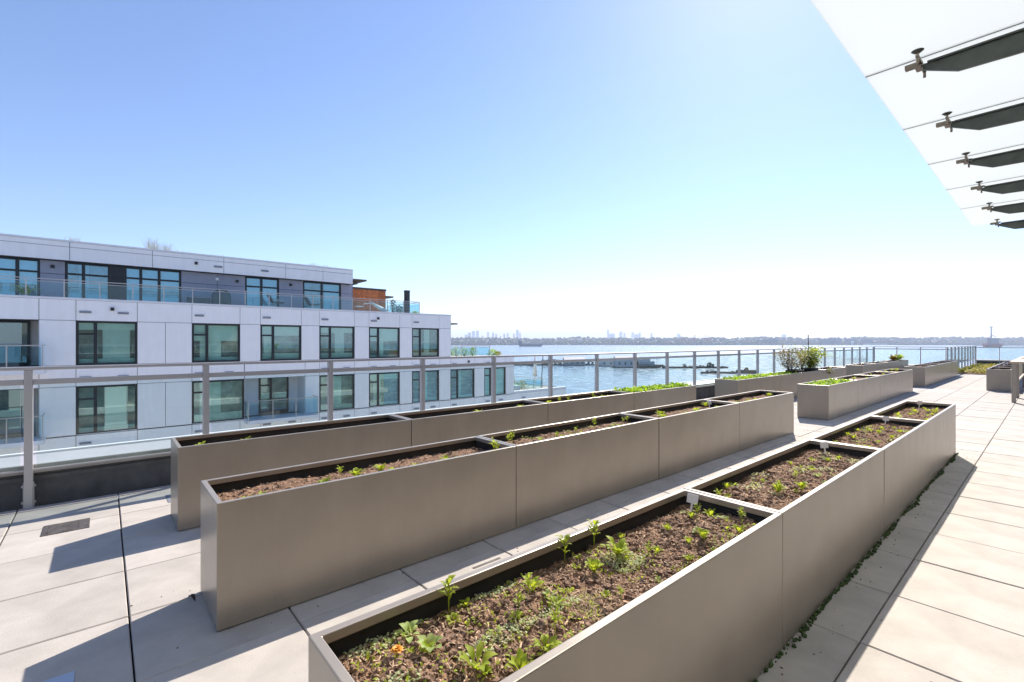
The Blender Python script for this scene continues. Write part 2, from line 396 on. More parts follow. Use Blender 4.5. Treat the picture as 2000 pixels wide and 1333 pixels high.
pme = pm.mesh('post', M['alu'])
bm_ = MB()
for z in (.04, .17):
    bm_.tube((0, -.042, z), (0, -.031, z), .009); bm_.tube((0, .031, z), (0, .042, z), .009)
bme = bm_.mesh('bolt', M['alu'])
for k, y in enumerate(post_y):
    po = obj('post', pme, gr, loc=(XR, y, 0), bevel=.002)
    if y < 4:
        b = bpy.data.objects.new('bolt', bme); COL.objects.link(b); b.parent = po

def rail_run(name, label, p0, p1, n, zg=.36, ztop=1.13, thin=.02, pw=.03):
    t = thing(name, (p0[0], p0[1], 0), label, 'railing')
    p0, p1 = Vector((*p0, 0)), Vector((*p1, 0)); u = (p1-p0); L = u.length; u.normalize(); w = Vector((-u.y, u.x, 0))
    def bar(a, b, hw, z0, z1, nm, m):
        A, B = p0+u*a, p0+u*b; q = [A-w*hw, B-w*hw, B+w*hw, A+w*hw]
        mb = MB(); mb.add([(v.x, v.y, z) for z in (z0, z1) for v in q], [(0,3,2,1),(4,5,6,7),(0,1,5,4),(1,2,6,5),(2,3,7,6),(3,0,4,7)])
        return mb.build(nm, m, t)
    bar(0, L, .028, ztop-.03, ztop, 'handrail', M['alu']); bar(0, L, thin*.6, ztop-.125, ztop-.085, 'mid_rail', M['alu'])
    for k in range(n+1):
        a = L*k/n; bar(max(0, a-pw/2), min(L, a+pw/2), .03, 0, ztop-.031, 'post', M['alu'])
        if k < n: bar(a+pw/2+.02, a+L/n-pw/2-.02, .005, zg, ztop-.126, 'glass_panel', M['glass'])
    return t
rail_run('guardrail', 'short glass railing closing the terrace end, left of the dense posts', (-5.38, 26.5), (-2.98, 26.5), 3)
rail_run('guardrail', 'receding railing of dense posts beside the yellow plant bed', (-2.93, 26.5), (-2.93, 37.0), 9, pw=.05)
rail_run('guardrail', 'farthest glass railing across the end of the yellow plant bed', (-2.9, 37.05), (2.6, 37.05), 6)

# ------------------------------------------------------------------ planters
PH = .59
def shell_mesh(W_, L_):
    def ring(o, z): return [(o, o, z), (W_-o, o, z), (W_-o, L_-o, z), (o, L_-o, z)]
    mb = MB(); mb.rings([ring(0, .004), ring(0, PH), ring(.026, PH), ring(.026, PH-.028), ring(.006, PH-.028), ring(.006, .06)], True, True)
    mb.mi = [0]*len(mb.f); mb.mi[12:] = [1]*(len(mb.f)-12); return mb.mesh('shell', [M['planter'], M['shaded_liner']])
def soil_mesh(W_, L_, res, seed, amp=1.0):
    nx, ny = max(3, int(W_/res)), max(3, int(L_/res)); vs = []
    for j in range(ny+1):
        for i in range(nx+1):
            x, y = .008+(W_-.016)*i/nx, .008+(L_-.016)*j/ny
            P = Vector((x, y, seed*3.1))
            h = .022*noise.noise(P*5)+.014*noise.noise(P*14)
            if res < .02: h += .007*noise.noise(P*34)+.007*noise.noise(P*75)+.006*noise.noise(P*140)+.003*noise.noise(P*260)
            e = min(x, W_-x)/W_; h += -.016*max(0, 1-e*6)
            vs.append((x, y, h*amp))
    mb = MB(); mb.add(vs, [(j*(nx+1)+i, j*(nx+1)+i+1, (j+1)*(nx+1)+i+1, (j+1)*(nx+1)+i) for j in range(ny) for i in range(nx)])
    return mb, vs
def soil_z(W_, seed, x, y, base):
    P = Vector((x, y, seed*3.1)); e = min(x, W_-x)/W_
    return base+.022*noise.noise(P*5)+.014*noise.noise(P*14)-.016*max(0, 1-e*6)

ROWS = {1: (-4.48, -4.02), 2: (-2.99, -2.51), 3: (-1.235, -.77)}
SETS = {'A': (.385, 2.215, 4.06, 5.84, 7.655), 'B': (9.27, 11.08, 12.89, 14.70, 16.50), 'C': (18.3, 20.1, 21.9, 23.7, 25.45)}
ORD = ['nearest', 'second', 'third', 'farthest']
ROWN = {1: 'row beside the railing', 2: 'middle row', 3: 'right-hand row'}
SETN = {'A': 'near', 'B': 'middle-distance', 'C': 'far-off'}
BEDS = {}
seed = 0
for r, (xa, xb) in ROWS.items():
    for s, ys in SETS.items():
        if r == 3 and s == 'B': continue
        for k in range(4):
            seed += 1; W_ = xb-xa-.0; L_ = ys[k+1]-ys[k]-.007
            loc = (xa+random.uniform(-.002, .002), ys[k]+.0035, 0)
            t = thing('planter_box', loc, f'taupe metal planter box, {ORD[k]} of four in the {SETN[s]} {ROWN[r]}', 'planter', 'metal planter boxes on the terrace')
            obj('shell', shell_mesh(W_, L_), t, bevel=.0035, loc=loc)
            base = {3: .519, 2: .516, 1: .508}[r] if s == 'A' else .53
            res = .0055 if (r == 3 and s == 'A' and k == 0) else .008 if (r == 3 and s == 'A') else .0125 if (s == 'A' and r > 1) else .03 if s == 'A' else .08
            mb, vs = soil_mesh(W_, L_, res, seed)
            so = obj('soil', mb.mesh('soil', M['soil'], True), t, loc=(loc[0], loc[1], base))
            BEDS[(r, s, k)] = (t, loc, W_, L_, seed, base)
            if s == 'A' and r >= 2:
                # woody bits and clods lying in the soil
                ch, cl = MB(), MB()
                nch = {0: 2000, 1: 1300, 2: 600, 3: 300}[k] if r == 3 else {0: 320, 1: 260, 2: 160, 3: 80}[k]
                for q in range(nch):
                    x, y = random.uniform(.03, W_-.03), random.uniform(.03, L_-.03)
                    z = base+soil_z(W_, seed, x, y, 0)+.006
                    a = random.uniform(0, 6.28); Lc = random.uniform(.005, .02)*random.choice((1, 1, 1, 1.8)); wc = random.uniform(.0008, .003)
                    dx, dy = math.cos(a), math.sin(a); tz = random.uniform(-.3, .3)*Lc
                    A, B = Vector((x-dx*Lc/2, y-dy*Lc/2, z-tz)), Vector((x+dx*Lc/2, y+dy*Lc/2, z+tz))
                    sd = Vector((-dy, dx, 0))*wc
                    ch.add([A-sd, B-sd, B+sd, A+sd, (A+B)/2+Vector((0, 0, wc))], [(0, 1, 4), (1, 2, 4), (2, 3, 4), (3, 0, 4)])
                for q in range(nch*2):
                    x, y = random.uniform(.02, W_-.02), random.uniform(.02, L_-.02); rr = random.choice((.003, .003, .004, .004, .005, .006, .008, .011, .016))*random.uniform(.6, 1)
                    cl.blob((x, y, base+soil_z(W_, seed, x, y, 0)+rr*.2), rr, rr*random.uniform(.6, 1), rr*.7, .5, 6, 4)
                mv = lambda mbx: [setattr(mbx, 'v', [(v[0]+loc[0], v[1]+loc[1], v[2]) for v in mbx.v])]
                mv(ch); mv(cl)
                ch.build('wood_chips', M['chip'], t, kind='stuff'); cl.build('soil_clods', M['clod'], t, kind='stuff')

# ------------------------------------------------------------------ seedlings
def rosette(nl, L, w, tilt, stem=0.0, mats=None):
    mb = MB()
    if stem: mb.tube((0, 0, -.015), (0, 0, stem), .0022, .0016, 5)
    for i in range(nl):
        a = i*2.39996+random.uniform(-.3, .3); e = tilt*random.uniform(.6, 1.3)+(.5*i/nl)
        d = Vector((math.cos(a)*math.cos(e), math.sin(a)*math.cos(e), math.sin(e)))
        z = stem*random.uniform(.45, 1) if stem else 0
        pl = L*random.uniform(.25, .55); b0 = Vector((0, 0, z)); b1 = b0+d*pl
        mb.tube(b0-d*.004, b1, .0016, .0012, 4)
        mb.leaf(b1, d, (0, 0, 1), L*random.uniform(.65, 1.1), w*random.uniform(.7, 1.15), random.uniform(.05, .35))
    return mb
VAR = []
for i in range(7): VAR.append(rosette(random.randint(7, 11), .034, .018, random.uniform(.3, .7), 0).mesh('seedling', M['leaf'], True))
TALL = []
for i in range(5): TALL.append(rosette(random.randint(10, 15), .028, .013, .45, random.uniform(.06, .11)).mesh('seedling', M['leaf'], True))
BIG = []
for i in range(4): BIG.append(rosette(random.randint(14, 20), .047, .026, random.uniform(.35, .6), .02).mesh('seedling', M['leaf'], True))
PALE = [rosette(8, .03, .021, .4, 0).mesh('seedling', M['leaf2'], True) for i in range(3)]

ORDW = ['first', 'second', 'third', 'fourth', 'fifth', 'sixth', 'seventh', 'eighth', 'ninth', 'tenth', 'eleventh', 'twelfth', 'thirteenth', 'fourteenth', 'fifteenth', 'sixteenth', 'seventeenth', 'eighteenth', 'nineteenth', 'twentieth', 'twenty-first', 'twenty-second', 'twenty-third', 'twenty-fourth', 'twenty-fifth', 'twenty-sixth', 'twenty-seventh', 'twenty-eighth', 'twenty-ninth', 'thirtieth']
def put(bed, x, y, me, sc, label, group, name='seedling', cat='seedling'):
    t, loc, W_, L_, sd, base = BEDS[bed]
    lx, ly = x-loc[0], y-loc[1]
    lx = min(max(lx, .03), W_-.03); ly = min(max(ly, .04), L_-.04)
    z = base+soil_z(W_, sd, lx, ly, 0)+.002
    return obj(name, me, None, loc=(loc[0]+lx, loc[1]+ly, z), rz=random.uniform(0, 6.28), sc=sc, label=label, cat=cat, group=group)

# single plants one can point to in the nearest bed of the right-hand row
B1 = (3, 'A', 0); G1 = 'plants in the nearest right-hand planter'
for x, y, me, sc, lab in [
    (-1.19, .78, TALL[0], .95, 'tallest pale seedling by the inner left wall near the planter corner'),
    (-1.16, .63, PALE[0], 1.0, 'round-leaved pale seedling behind the orange flower'),
    (-1.06, .64, PALE[1], 1.15, 'pale seedling right of the orange flower'),
    (-.93, .69, VAR[0], 1.25, 'flat green seedling at the bottom edge of the picture'),
    (-.865, .78, VAR[1], 1.25, 'bright seedling touching the right rim, bottom of the picture'),
    (-.875, .875, VAR[2], 1.1, 'small bright seedling by the right rim near the bottom'),
    (-1.10, 1.04, VAR[3], 1.1, 'yellow-green seedling below the patch of grey weeds'),
    (-1.03, .92, TALL[1], .62, 'thin upright seedling in bare soil of the nearest bed'),
    (-.99, 1.04, VAR[4], .8, 'little seedling in bare soil beside the dry grass tuft'),
    (-1.07, 1.45, BIG[0], 1.0, 'largest leafy seedling in the middle of the nearest bed'),
    (-1.06, 1.30, BIG[1], .75, 'feathery green plant just below the largest leafy seedling'),
    (-1.19, 1.29, TALL[2], .95, 'thin tall weed leaning on the inner left wall'),
    (-1.19, 1.46, TALL[3], 1.1, 'tall dark weed at the inner left wall, farther up'),
    (-1.05, 2.13, VAR[5], 1.0, 'bright seedling just right of the nearest white plant label'),
    (-1.08, 2.01, VAR[6], .7, 'small seedling below the nearest white plant label'),
    (-.93, 1.83, BIG[2], .7, 'bushy pair of seedlings by the right rim'),
    (-.87, 2.02, VAR[1], .9, 'seedling in the shaded right corner of the nearest bed'),
    (-.88, 1.62, VAR[0], .6, 'yellowish seedling close to the right rim, mid bed')]:
    put(B1, x, y, me, sc, lab, G1)

def scatter(bed, nn, sc, label, group, near=True, xr=(.1, .9), mes=None, yr=(.06, .96)):
    t, loc, W_, L_, sd, base = BEDS[bed]
    for i in range(nn):
        me = random.choice(mes or (VAR+VAR+TALL+PALE))
        put(bed, loc[0]+W_*random.uniform(*xr), loc[1]+L_*(yr[0]+(yr[1]-yr[0])*(i+random.uniform(.1, .9))/nn), me, sc*random.uniform(.65, 1.2), label.replace('seedling', 'seedling '+ORDW[i]+' from near end', 1), group)
scatter((3, 'A', 0), 28, .6, 'small seedling in the nearest bed of the right-hand row', G1)
scatter((3, 'A', 1), 22, .75, 'small green seedling in the second bed of the right-hand row', 'seedlings, second bed right-hand row')
put((3, 'A', 1), -.97, 2.72, BIG[3], .85, 'bushy bright seedling clump near the right rim of the second bed', 'seedlings, second bed right-hand row')
put((3, 'A', 1), -.90, 2.86, BIG[1], .75, 'second bright clump beside the bushy one in the second bed', 'seedlings, second bed right-hand row')
scatter((3, 'A', 2), 20, .85, 'small green seedling in the third bed of the right-hand row', 'seedlings, third bed right-hand row')
scatter((3, 'A', 3), 22, .95, 'small green seedling in the farthest bed of the near right-hand row', 'seedlings, farthest bed right-hand row')
for x, y, me, sc, lab in [(-2.66, .55, VAR[2], 1.0, 'flat seedling closest to the near end of the middle row'),
    (-2.66, .93, BIG[0], .8, 'bright leafy seedling in the middle row, first of three big ones'),
    (-2.64, 1.10, BIG[1], .95, 'spreading leafy seedling in the middle row, second of three big ones'),
    (-2.68, 1.27, BIG[2], .85, 'tall pale-leaved seedling in the middle row, third of three big ones'),
    (-2.66, 1.72, BIG[3], .75, 'lone upright seedling past the bare soil in the middle row'),
    (-2.62, 2.1, TALL[1], 1.3, 'tall bright seedling against the first divider of the middle row'),
    (-2.58, 2.15, BIG[0], .7, 'low bright seedling against the first divider of the middle row')]:
    put((2, 'A', 0), x, y, me, sc, lab, 'seedlings, nearest bed middle row')
scatter((2, 'A', 0), 14, .7, 'little seedling in the nearest bed of the middle row', 'seedlings, nearest bed middle row', xr=(.45, .9))
scatter((2, 'A', 1), 18, .95, 'small green seedling in the second bed of the middle row', 'seedlings, second bed middle row', xr=(.35, .85))
scatter((2, 'A', 2), 12, 1.05, 'small green seedling in the third bed of the middle row', 'seedlings, third bed middle row', xr=(.35, .85), mes=VAR+BIG)
scatter((2, 'A', 3), 9, 1.0, 'small green seedling in the farthest bed of the near middle row', 'seedlings, farthest bed middle row', xr=(.35, .85), mes=VAR+BIG)
scatter((1, 'A', 0), 7, 1.0, 'small green seedling in the nearest bed beside the railing', 'seedlings, nearest bed by railing', xr=(.6, .88), mes=BIG+VAR)
scatter((1, 'A', 1), 9, .95, 'small green seedling in the second bed beside the railing', 'seedlings, second bed by railing', xr=(.55, .9), mes=BIG+VAR, yr=(.45, .97))
scatter((1, 'A', 2), 22, 1.0, 'green seedling in the third bed beside the railing', 'seedlings, third bed by railing', xr=(.45, .9), mes=BIG+VAR+TALL)
for bd, nn in (((2, 'B', 1), 5), ((2, 'B', 2), 4), ((2, 'B', 3), 4)):
    scatter(bd, nn, 1.2, f'tiny seedling in the {ORD[bd[2]]} bed of the middle-distance middle row', f'seedlings, {ORD[bd[2]]} middle-distance bed', mes=VAR+BIG)

def carpet(bed, name, label, nn, L, w, m, zr=(0, .06), cat='plants', yr=(.04, .96), xr=(.07, .93), patch=0, zb=0):
    t, loc, W_, L_, sd, base = BEDS[bed]; mb = MB(); k = 0; tries = 0
    while k < nn and tries < nn*30:
        tries += 1
        x, y = W_*random.uniform(*xr), L_*random.uniform(*yr)
        if patch and noise.noise(Vector((x*6, y*4, sd*1.7))) < patch: continue
        k += 1; z = base+zb+soil_z(W_, sd, x, y, 0)+random.uniform(*zr); a = random.uniform(0, 6.28); e = random.uniform(-.1, 1.1)
        d = Vector((math.cos(a)*math.cos(e), math.sin(a)*math.cos(e), math.sin(e)))
        mb.leaf((loc[0]+x, loc[1]+y, z), d, (0, 0, 1), L*random.uniform(.6, 1.2), w*random.uniform(.7, 1.2), random.uniform(0, .3))
    return mb.build(name, m, smooth=True, kind='stuff', label=label, cat=cat)
carpet((1, 'A', 3), 'salad_greens', 'dense bright salad greens filling the farthest near bed by the railing', 3600, .055, .03, M['greens'], (0, .085))
carpet((1, 'B', 0), 'salad_greens', 'bright greens in the first middle-distance bed by the railing', 1100, .06, .03, M['greens'], (0, .06))
carpet((1, 'B', 1), 'salad_greens', 'bright greens in the second middle-distance bed by the railing', 700, .06, .03, M['greens'], (0, .05))
carpet((2, 'B', 0), 'salad_greens', 'bright greens in the first bed of the middle-distance middle row', 900, .055, .03, M['greens'], (0, .05))
carpet((3, 'A', 0), 'low_weeds', 'grey-green low weeds spreading in the nearest right-hand bed', 1500, .009, .007, M['weed'], (.002, .012), patch=.2, xr=(.05, .6))
carpet((3, 'A', 0), 'sprouting_weeds', 'tiny bright weeds sprinkled over the nearest right-hand bed', 700, .015, .008, M['leaf'], (.001, .014), patch=-.05)
carpet((3, 'A', 1), 'low_weeds', 'sparse low weeds in the second right-hand bed', 500, .013, .010, M['weed'], (.002, .012), patch=.2)
carpet((3, 'A', 2), 'low_weeds', 'sparse low weeds in the third right-hand bed', 300, .016, .012, M['leaf2'], (.002, .012), patch=.15)
carpet((2, 'A', 1), 'low_weeds', 'sparse low weeds in the second middle-row bed', 200, .018, .012, M['leaf2'], (.002, .012), patch=.1)
# dry grass tuft and flower
tf = MB()
for i in range(260):
    a = random.uniform(0, 6.28); rr = random.uniform(0, .07); b = Vector((-.93+rr*math.cos(a), 1.12+1.3*rr*math.sin(a), .523))
    d = Vector((random.gauss(0, 1), random.gauss(0, 1), random.uniform(.05, .7))).normalized()*random.uniform(.02, .05)
    sd = d.cross(Vector((0, 0, 1))).normalized()*.0009
    tf.add([b-sd, b+sd, b+d], [(0, 1, 2)])
tf.build('dry_grass_tuft', M['straw'], label='dry straw-coloured grass tuft in the nearest right-hand bed', cat='grass')
fl = thing('orange_flower', (-1.10, .565, .545), 'small orange flower lying in the near corner of the nearest bed', 'flower')
mb = MB()
for ring, (nn, e, L) in enumerate(((9, .15, .017), (8, .6, .014), (6, 1.1, .010))):
    for i in range(nn):
        a = 6.28*i/nn+ring*.4; d = Vector((math.cos(a)*math.cos(e), math.sin(a)*math.cos(e), math.sin(e)))
        mb.leaf((-1.10, .565, .543), d, (0, 0, 1), L, .011, .2)
mb.build('petals', M['flower'], fl, smooth=True)
MB().tube((-1.10, .565, .50), (-1.10, .565, .544), .002, .002, 5).build('stem', M['leaf'], fl)

# white plant labels
def plabel(x, y, z, sc, label, rz=.35):
    t = thing('plant_label', (x, y, z), label, 'plant label', 'white plant labels')
    mb = MB(); c, s_ = math.cos(rz), math.sin(rz)
    def pl(u0, u1, z0, z1, tk, nm):
        q = MB(); q.box(u0*sc, u1*sc, -tk, tk, z0*sc, z1*sc); q.v = [(x+v[0]*c-v[1]*s_, y+v[0]*s_+v[1]*c, z+v[2]-.12*v[2]*0) for v in q.v]
        q.build(nm, M['tagw'], t, bevel=.001)
    pl(-.025, .025, .045, .090, .0012, 'card'); pl(-.005, .005, -.03, .0445, .0011, 'stake')
    t.rotation_euler = (random.uniform(-.12, .12), random.uniform(-.14, .14), random.uniform(-.3, .3))
for x, y, lab in [(-1.13, 2.10, 'white plant label in the nearest bed of the right-hand row'), (-1.08, 3.92, 'white plant label in the second bed of the right-hand row'),
                  (-1.08, 5.72, 'white plant label in the third bed of the right-hand row'), (-1.09, 7.53, 'white plant label in the farthest bed of the near right-hand row')]:
    plabel(x, y, .522, 1.0, lab)
plabel(-2.78, 5.62, .52, 1.0, 'white plant label in the third bed of the middle row')
for r, nm in ((2, 'middle'), (3, 'right-hand')):
    for k in range(4):
        t, loc, W_, L_, sd, base = BEDS[(r, 'C', k)]
        plabel(loc[0]+.16, loc[1]+L_-.25, base, 1.1, f'white plant label in the {ORD[k]} bed of the far-off {nm} row')
for k in range(3):
    t, loc, W_, L_, sd, base = BEDS[(1, 'C', k)]
    plabel(loc[0]+.2, loc[1]+L_-.25, base, 1.1, f'white plant label in the {ORD[k]} far-off bed beside the railing')

# shrubs in black pots in the middle-distance row
def shrub(name, label, x, y, z, h, w, nl, m, stems=9, Ll=.05, wl=.03, cat='shrub'):
    t = thing(name, (x, y, z), label, cat); st, lf = MB(), MB()
    for i in range(stems):
        a = random.uniform(0, 6.28); rr = w*random.uniform(.1, .55); hh = h*random.uniform(.6, 1)
        p = Vector((x, y, z)); ax = Vector((rr*math.cos(a), rr*math.sin(a), hh)); bend = Vector((random.uniform(-.2, .2), random.uniform(-.2, .2), 0))*w
        pts = [p+ax*u+bend*math.sin(u*3.1) for u in (0, .3, .6, .85, 1)]
        for k in range(4): st.tube(pts[k], pts[k+1], .006*(1-.2*k), .006*(.8-.2*k), 5)
        for q in range(nl//stems):
            u = random.uniform(.12, 1); k = min(3, int(u*4)); b = pts[k].lerp(pts[k+1], u*4-k)
            a2 = random.uniform(0, 6.28); e = random.uniform(-.4, .9); d = Vector((math.cos(a2)*math.cos(e), math.sin(a2)*math.cos(e), math.sin(e)))
            off = d*random.uniform(.01, .10)
            lf.leaf(b+off, d, (0, 0, 1), Ll*random.uniform(.6, 1.3), wl*random.uniform(.7, 1.2), .2)
    st.build('stems', M['logs'], t); lf.build('foliage', m, t, smooth=True); return t
for x, y, nm in ((-4.25, 13.0, 'black plastic pot under the dry tan shrub'), (-4.25, 14.15, 'black plastic pot under the bushy green shrub')):
    mb = MB(); n_ = 14
    ring = lambda rr, z: [(x+rr*math.cos(6.283*i/n_), y+1.9*rr*math.sin(6.283*i/n_), z) for i in range(n_)]
    mb.rings([ring(.15, .5), ring(.175, .625), ring(.183, .625), ring(.183, .645), ring(.165, .645), ring(.16, .60)], True, True)
    mb.build('plant_pot', M['pot'], label=nm, cat='pot')
shrub('tan_shrub', 'dry tan loose shrub in a pot by the railing', -4.25, 12.75, .61, .62, .7, 800, M['dry'], 14, .055, .028)
shrub('tan_shrub', 'slender olive shrub between the tan and the green shrub', -4.25, 13.45, .61, .60, .6, 500, M['olive'], 9, .06, .03)
shrub('green_shrub', 'bushy bright green shrub with a dark stake by the railing', -4.25, 14.15, .61, .56, .85, 1100, M['leaf'], 16, .07, .042)
shrub('trailing_plant', 'small trailing plant hanging over the planter rim below the green shrub', -4.02, 14.9, .47, .13, .22, 90, M['olive'], 5, .05, .03, 'plant')
MB().tube((-4.22, 13.9, .52), (-4.22, 13.9, 1.52), .010, .010, 6).build('plant_stake', M['black'], label='thin black stake standing in the green shrub', cat='stake')
for i, (x, y, m) in enumerate(((-4.24, 23.95, 'dry'), (-4.2, 24.4, 'greens'), (-4.25, 24.95, 'leaf'))):
    mb = rosette(22, .2, .15, .55, .06); mb.v = [(x+v[0], y+v[1], .53+v[2]) for v in mb.v]
    mb.build('leafy_vegetable', M[m], smooth=True, label=['reddish leafy vegetable, left of the far clump', 'pale leafy vegetable in the middle of the far clump', 'green leafy vegetable at the far end of its planter row'][i], cat='vegetable', group='leafy vegetables in the far planter')

# moss along the foot of the right-hand row
ms = MB()
for i in range(900):
    y = random.uniform(.6, 7.7); g_ = noise.noise(Vector((y*2.3, 0, 0)))+.1
    if g_ < random.uniform(-.3, .25): continue
    w = (.008+.06*max(0, g_))*random.random()
    rr = random.uniform(.004, .011); ms.blob((-.768+w, y, rr*.3), rr, rr*1.4, rr*1.0, .4, 5, 3)
for i in range(450):
    y = random.uniform(.6, 7.7); w = random.uniform(0, .05)*max(0.1, noise.noise(Vector((y*2.3, 0, 0)))+.3)
    a = random.uniform(0, 6.28); ms.leaf((-.765+w, y, .006), (math.cos(a), math.sin(a), .9), (0, 0, 1), random.uniform(.008, .022), .005, .2)
ms.build('moss', M['moss'], kind='stuff', label='dark green moss along the foot of the right-hand planter row', cat='moss')

cr = MB()
for i in range(420):
    r_ = random.choice((1, 2, 2, 3, 3, 3)); xa, xb = ROWS[r_]; y = random.uniform(.1, 8.2)
    x = random.choice((xb+abs(random.gauss(0, .12))+.01, xa-abs(random.gauss(0, .07))-.01)); rr = random.uniform(.0015, .005)
    cr.blob((x, y, rr*.4), rr*random.uniform(.8, 1.6), rr, rr*.7, .4, 5, 3)
cr.build('soil_crumbs', M['clod'], kind='stuff', label='spilled soil crumbs on the pavers along the planters', cat='soil')
# ------------------------------------------------------------------ small things on the deck
dr = thing('drain_cover', (-4.66, -.205, 0), 'dark bronze rectangular drain cover set in the pavers at left', 'drain cover')
MB().box(-4.775, -4.535, -.33, -.08, -.02, .0035).build('plate', M['drain'], dr, bevel=.002)
for k in range(3): MB().box(-4.76, -4.55, -.30+.08*k, -.294+.08*k, .0035, .0055).build('rib', M['drain'], dr)
MB().box(-2.592, -2.38, -.27, -.089, -.01, .004).build('steel_plate', M['plate'], label='shiny bluish steel plate lying in the shadow at the bottom left', cat='plate', bevel=.002)
MB().box(-2.247, -2.227, 1.635, 1.842, -.02, .0025).build('drain_slot', M['drain'], label='narrow dark slot in the paver between the middle and right rows', cat='drain slot')
lfm = MB(); lfm.leaf((-2.94, .33, .006), (1, .5, .1), (0, 0, 1), .05, .022, .6); lfm.build('fallen_leaf', M['logs'], label='small dark fallen leaf in the shadow by the near planter end', cat='leaf')
MB().box(-5.05, -4.80, .40, .62, -.01, .004).build('drain_cover', M['vent'], label='small grey cover by the curb beside the planter corner', cat='drain cover', bevel=.002)

# table at the right
tb = thing('work_table', (-.3, 16, 0), 'pale wooden table with brown top inset, cut by the right edge', 'table')
MB().box(-.655, .55, 15.05, 17.1, .855, .90).build('tabletop', M['tabletop'], tb, bevel=.004)
MB().box(-.655, -.565, 17.105, 20.6, .855, .90).build('edge_board', M['tabletop'], tb, bevel=.004)
for k in range(8): MB().box(-.56, .55, 17.11+.43*k, 17.11+.43*k+.42, .845, .888).build('slat', M['tablewood'], tb, bevel=.003)
for x in (-.59, .47):
    for y in (15.02+.06, 16.42, 20.4): MB().box(x-.035, x+.035, y-.035, y+.035, 0, .854).build('leg', M['tableleg'], tb, bevel=.004)
    MB().box(x-.02, x+.02, 16.46, 20.36, .37, .41).build('stretcher', M['tableleg'], tb)

# plant bed beyond the deck
MB().box(-2.88, 4, 26.92, 37.05, -.6, .02).build('bed_soil', M['soil'], kind='structure')
sd_ = MB()
for i in range(9000):
    x, y = random.uniform(-2.85, 1.5), 27+10*random.random()**1.3; a = random.uniform(0, 6.28); e = random.uniform(0, 1.2)
    d = Vector((math.cos(a)*math.cos(e), math.sin(a)*math.cos(e), math.sin(e))); h = .10*(noise.noise(Vector((x*1.5, y*.8, 2)))+.6)
    sd_.leaf((x, y, .03+h*random.random()), d, (0, 0, 1), random.uniform(.06, .13), .05, .2)
sd_.build('sedum', M['sedum'], smooth=True, kind='stuff', label='yellow-green low sedum covering the bed beyond the deck', cat='sedum')

# ------------------------------------------------------------------ glass canopy at top right
ZC, XE = 3.60, -1.065
JY = [-4.25, -2.72, -1.19, .34, 1.87, 3.40, 4.935, 6.463, 7.97, 9.50, 11.05, 12.85]
cp = thing('glass_canopy', (.5, 6, 3.4), 'white frosted glass canopy on dark steel beams, upper right corner', 'canopy')
for k in range(len(JY)-1): MB().box(XE, 2.2, JY[k]+.006, JY[k+1]-.006, ZC, ZC+.016).build('glass_pane', M['canopyglass'], cp)
for k, y in enumerate(JY[1:-1]): MB().box(XE, 2.2, y-.0055, y+.0055, ZC-.001, ZC+.015).build('seal', M['beam'], cp)
bmb = MB(); prof = [(-.69, 3.535), (2.2, 3.535), (2.2, 3.33), (-.20, 3.392), (-.484, 3.402), (-.69, 3.498)]
def beam_at(y):
    mb = MB(); w = .012
    pr = prof; n_ = len(pr)
    mb.add([(a, y-w, b) for a, b in pr]+[(a, y+w, b) for a, b in pr], [tuple(range(n_)), tuple(range(2*n_-1, n_-1, -1))]+[(i, n_+i, n_+(i+1) % n_, (i+1) % n_) for i in range(n_)])
    b = mb.build('beam', M['beam'], cp)
    MB().box(-.66, 2.2, y-.03, y+.03, 3.536, 3.550).build('flange', M['beam'], b)
    MB().box(-.80, -.69, y-.022, y+.022, 3.535, 3.572).build('bracket', M['steel'], b, bevel=.003)
    MB().box(-.735, -.695, y-.05, y+.05, 3.515, 3.534).build('clamp', M['steel'], b, bevel=.003)
    q = MB()
    for s_ in (-1, 1):
        yy = y+s_*.15
        q.tube((-.70, yy, 3.50), (-.70, yy, 3.585), .010)
    q.box(-.712, -.690, y-.165, y+.165, 3.545, 3.562); q.build('spider_fitting', M['steel'], b)
    for s_ in (-1, 1): MB().tube((-.70, y+s_*.15, 3.582), (-.70, y+s_*.15, 3.597), .022, .040, 16).build('disc', M['beam'], b)
for y in JY[1:-1]: beam_at(y)
beam_at(12.62)

# ------------------------------------------------------------------ white apartment building opposite
XB = -30.0
AB = thing('apartment_building', (-38, 8, -17.2), 'white panelled apartment building with dark-framed windows, across the gap at left', 'building')
wall = MB()
wins = []      # (y0, y1, z0, z1, mull_y, transom_z, plane_x, material)
P3 = [-1.0, 3.52, 6.81, 10.13, 13.37, 16.58]
def wn(y, z0, z1, w=2.25): return (y, y+w, z0, z1, y+.66, z1-.60)
bands = [
    (.235, 2.335, [-1.0, 3.52, 6.81, 10.13, 13.37, 16.58], 19.83, (-9, -2.225), None),
    (-3.06, -.755, [-1.0, 3.52, 10.13, 13.37, 16.58, 19.84, 23.06], 26.17, (-9, -2.225), (6.0, 9.28)),
    (-6.16, -3.855, [-1.0, 3.52, 6.81, 10.13, 13.37, 16.58, 19.84, 23.06, 27.0], 32.66, (-9, -2.225), None),
    (-9.26, -6.955, [-1.0, 3.52, 6.81, 10.13, 13.37, 16.58, 19.84, 23.06, 27.0], 32.66, None, None)]
tops = [3.30, .10, -3.03, -6.20]
YL = -14.0
def hb(y0, y1, z0, z1, xf=XB-.05, xb=XB-.62): wall.box(xb, xf, y0, y1, z0, z1)
def panel(y0, y1, z0, z1, m='white', x=XB, tk=.035):
    MB().box(x-tk, x, y0+.011, y1-.011, z0+.011, z1-.011).build('panel', M[m], AB)
lampspots, ventspots = [], []
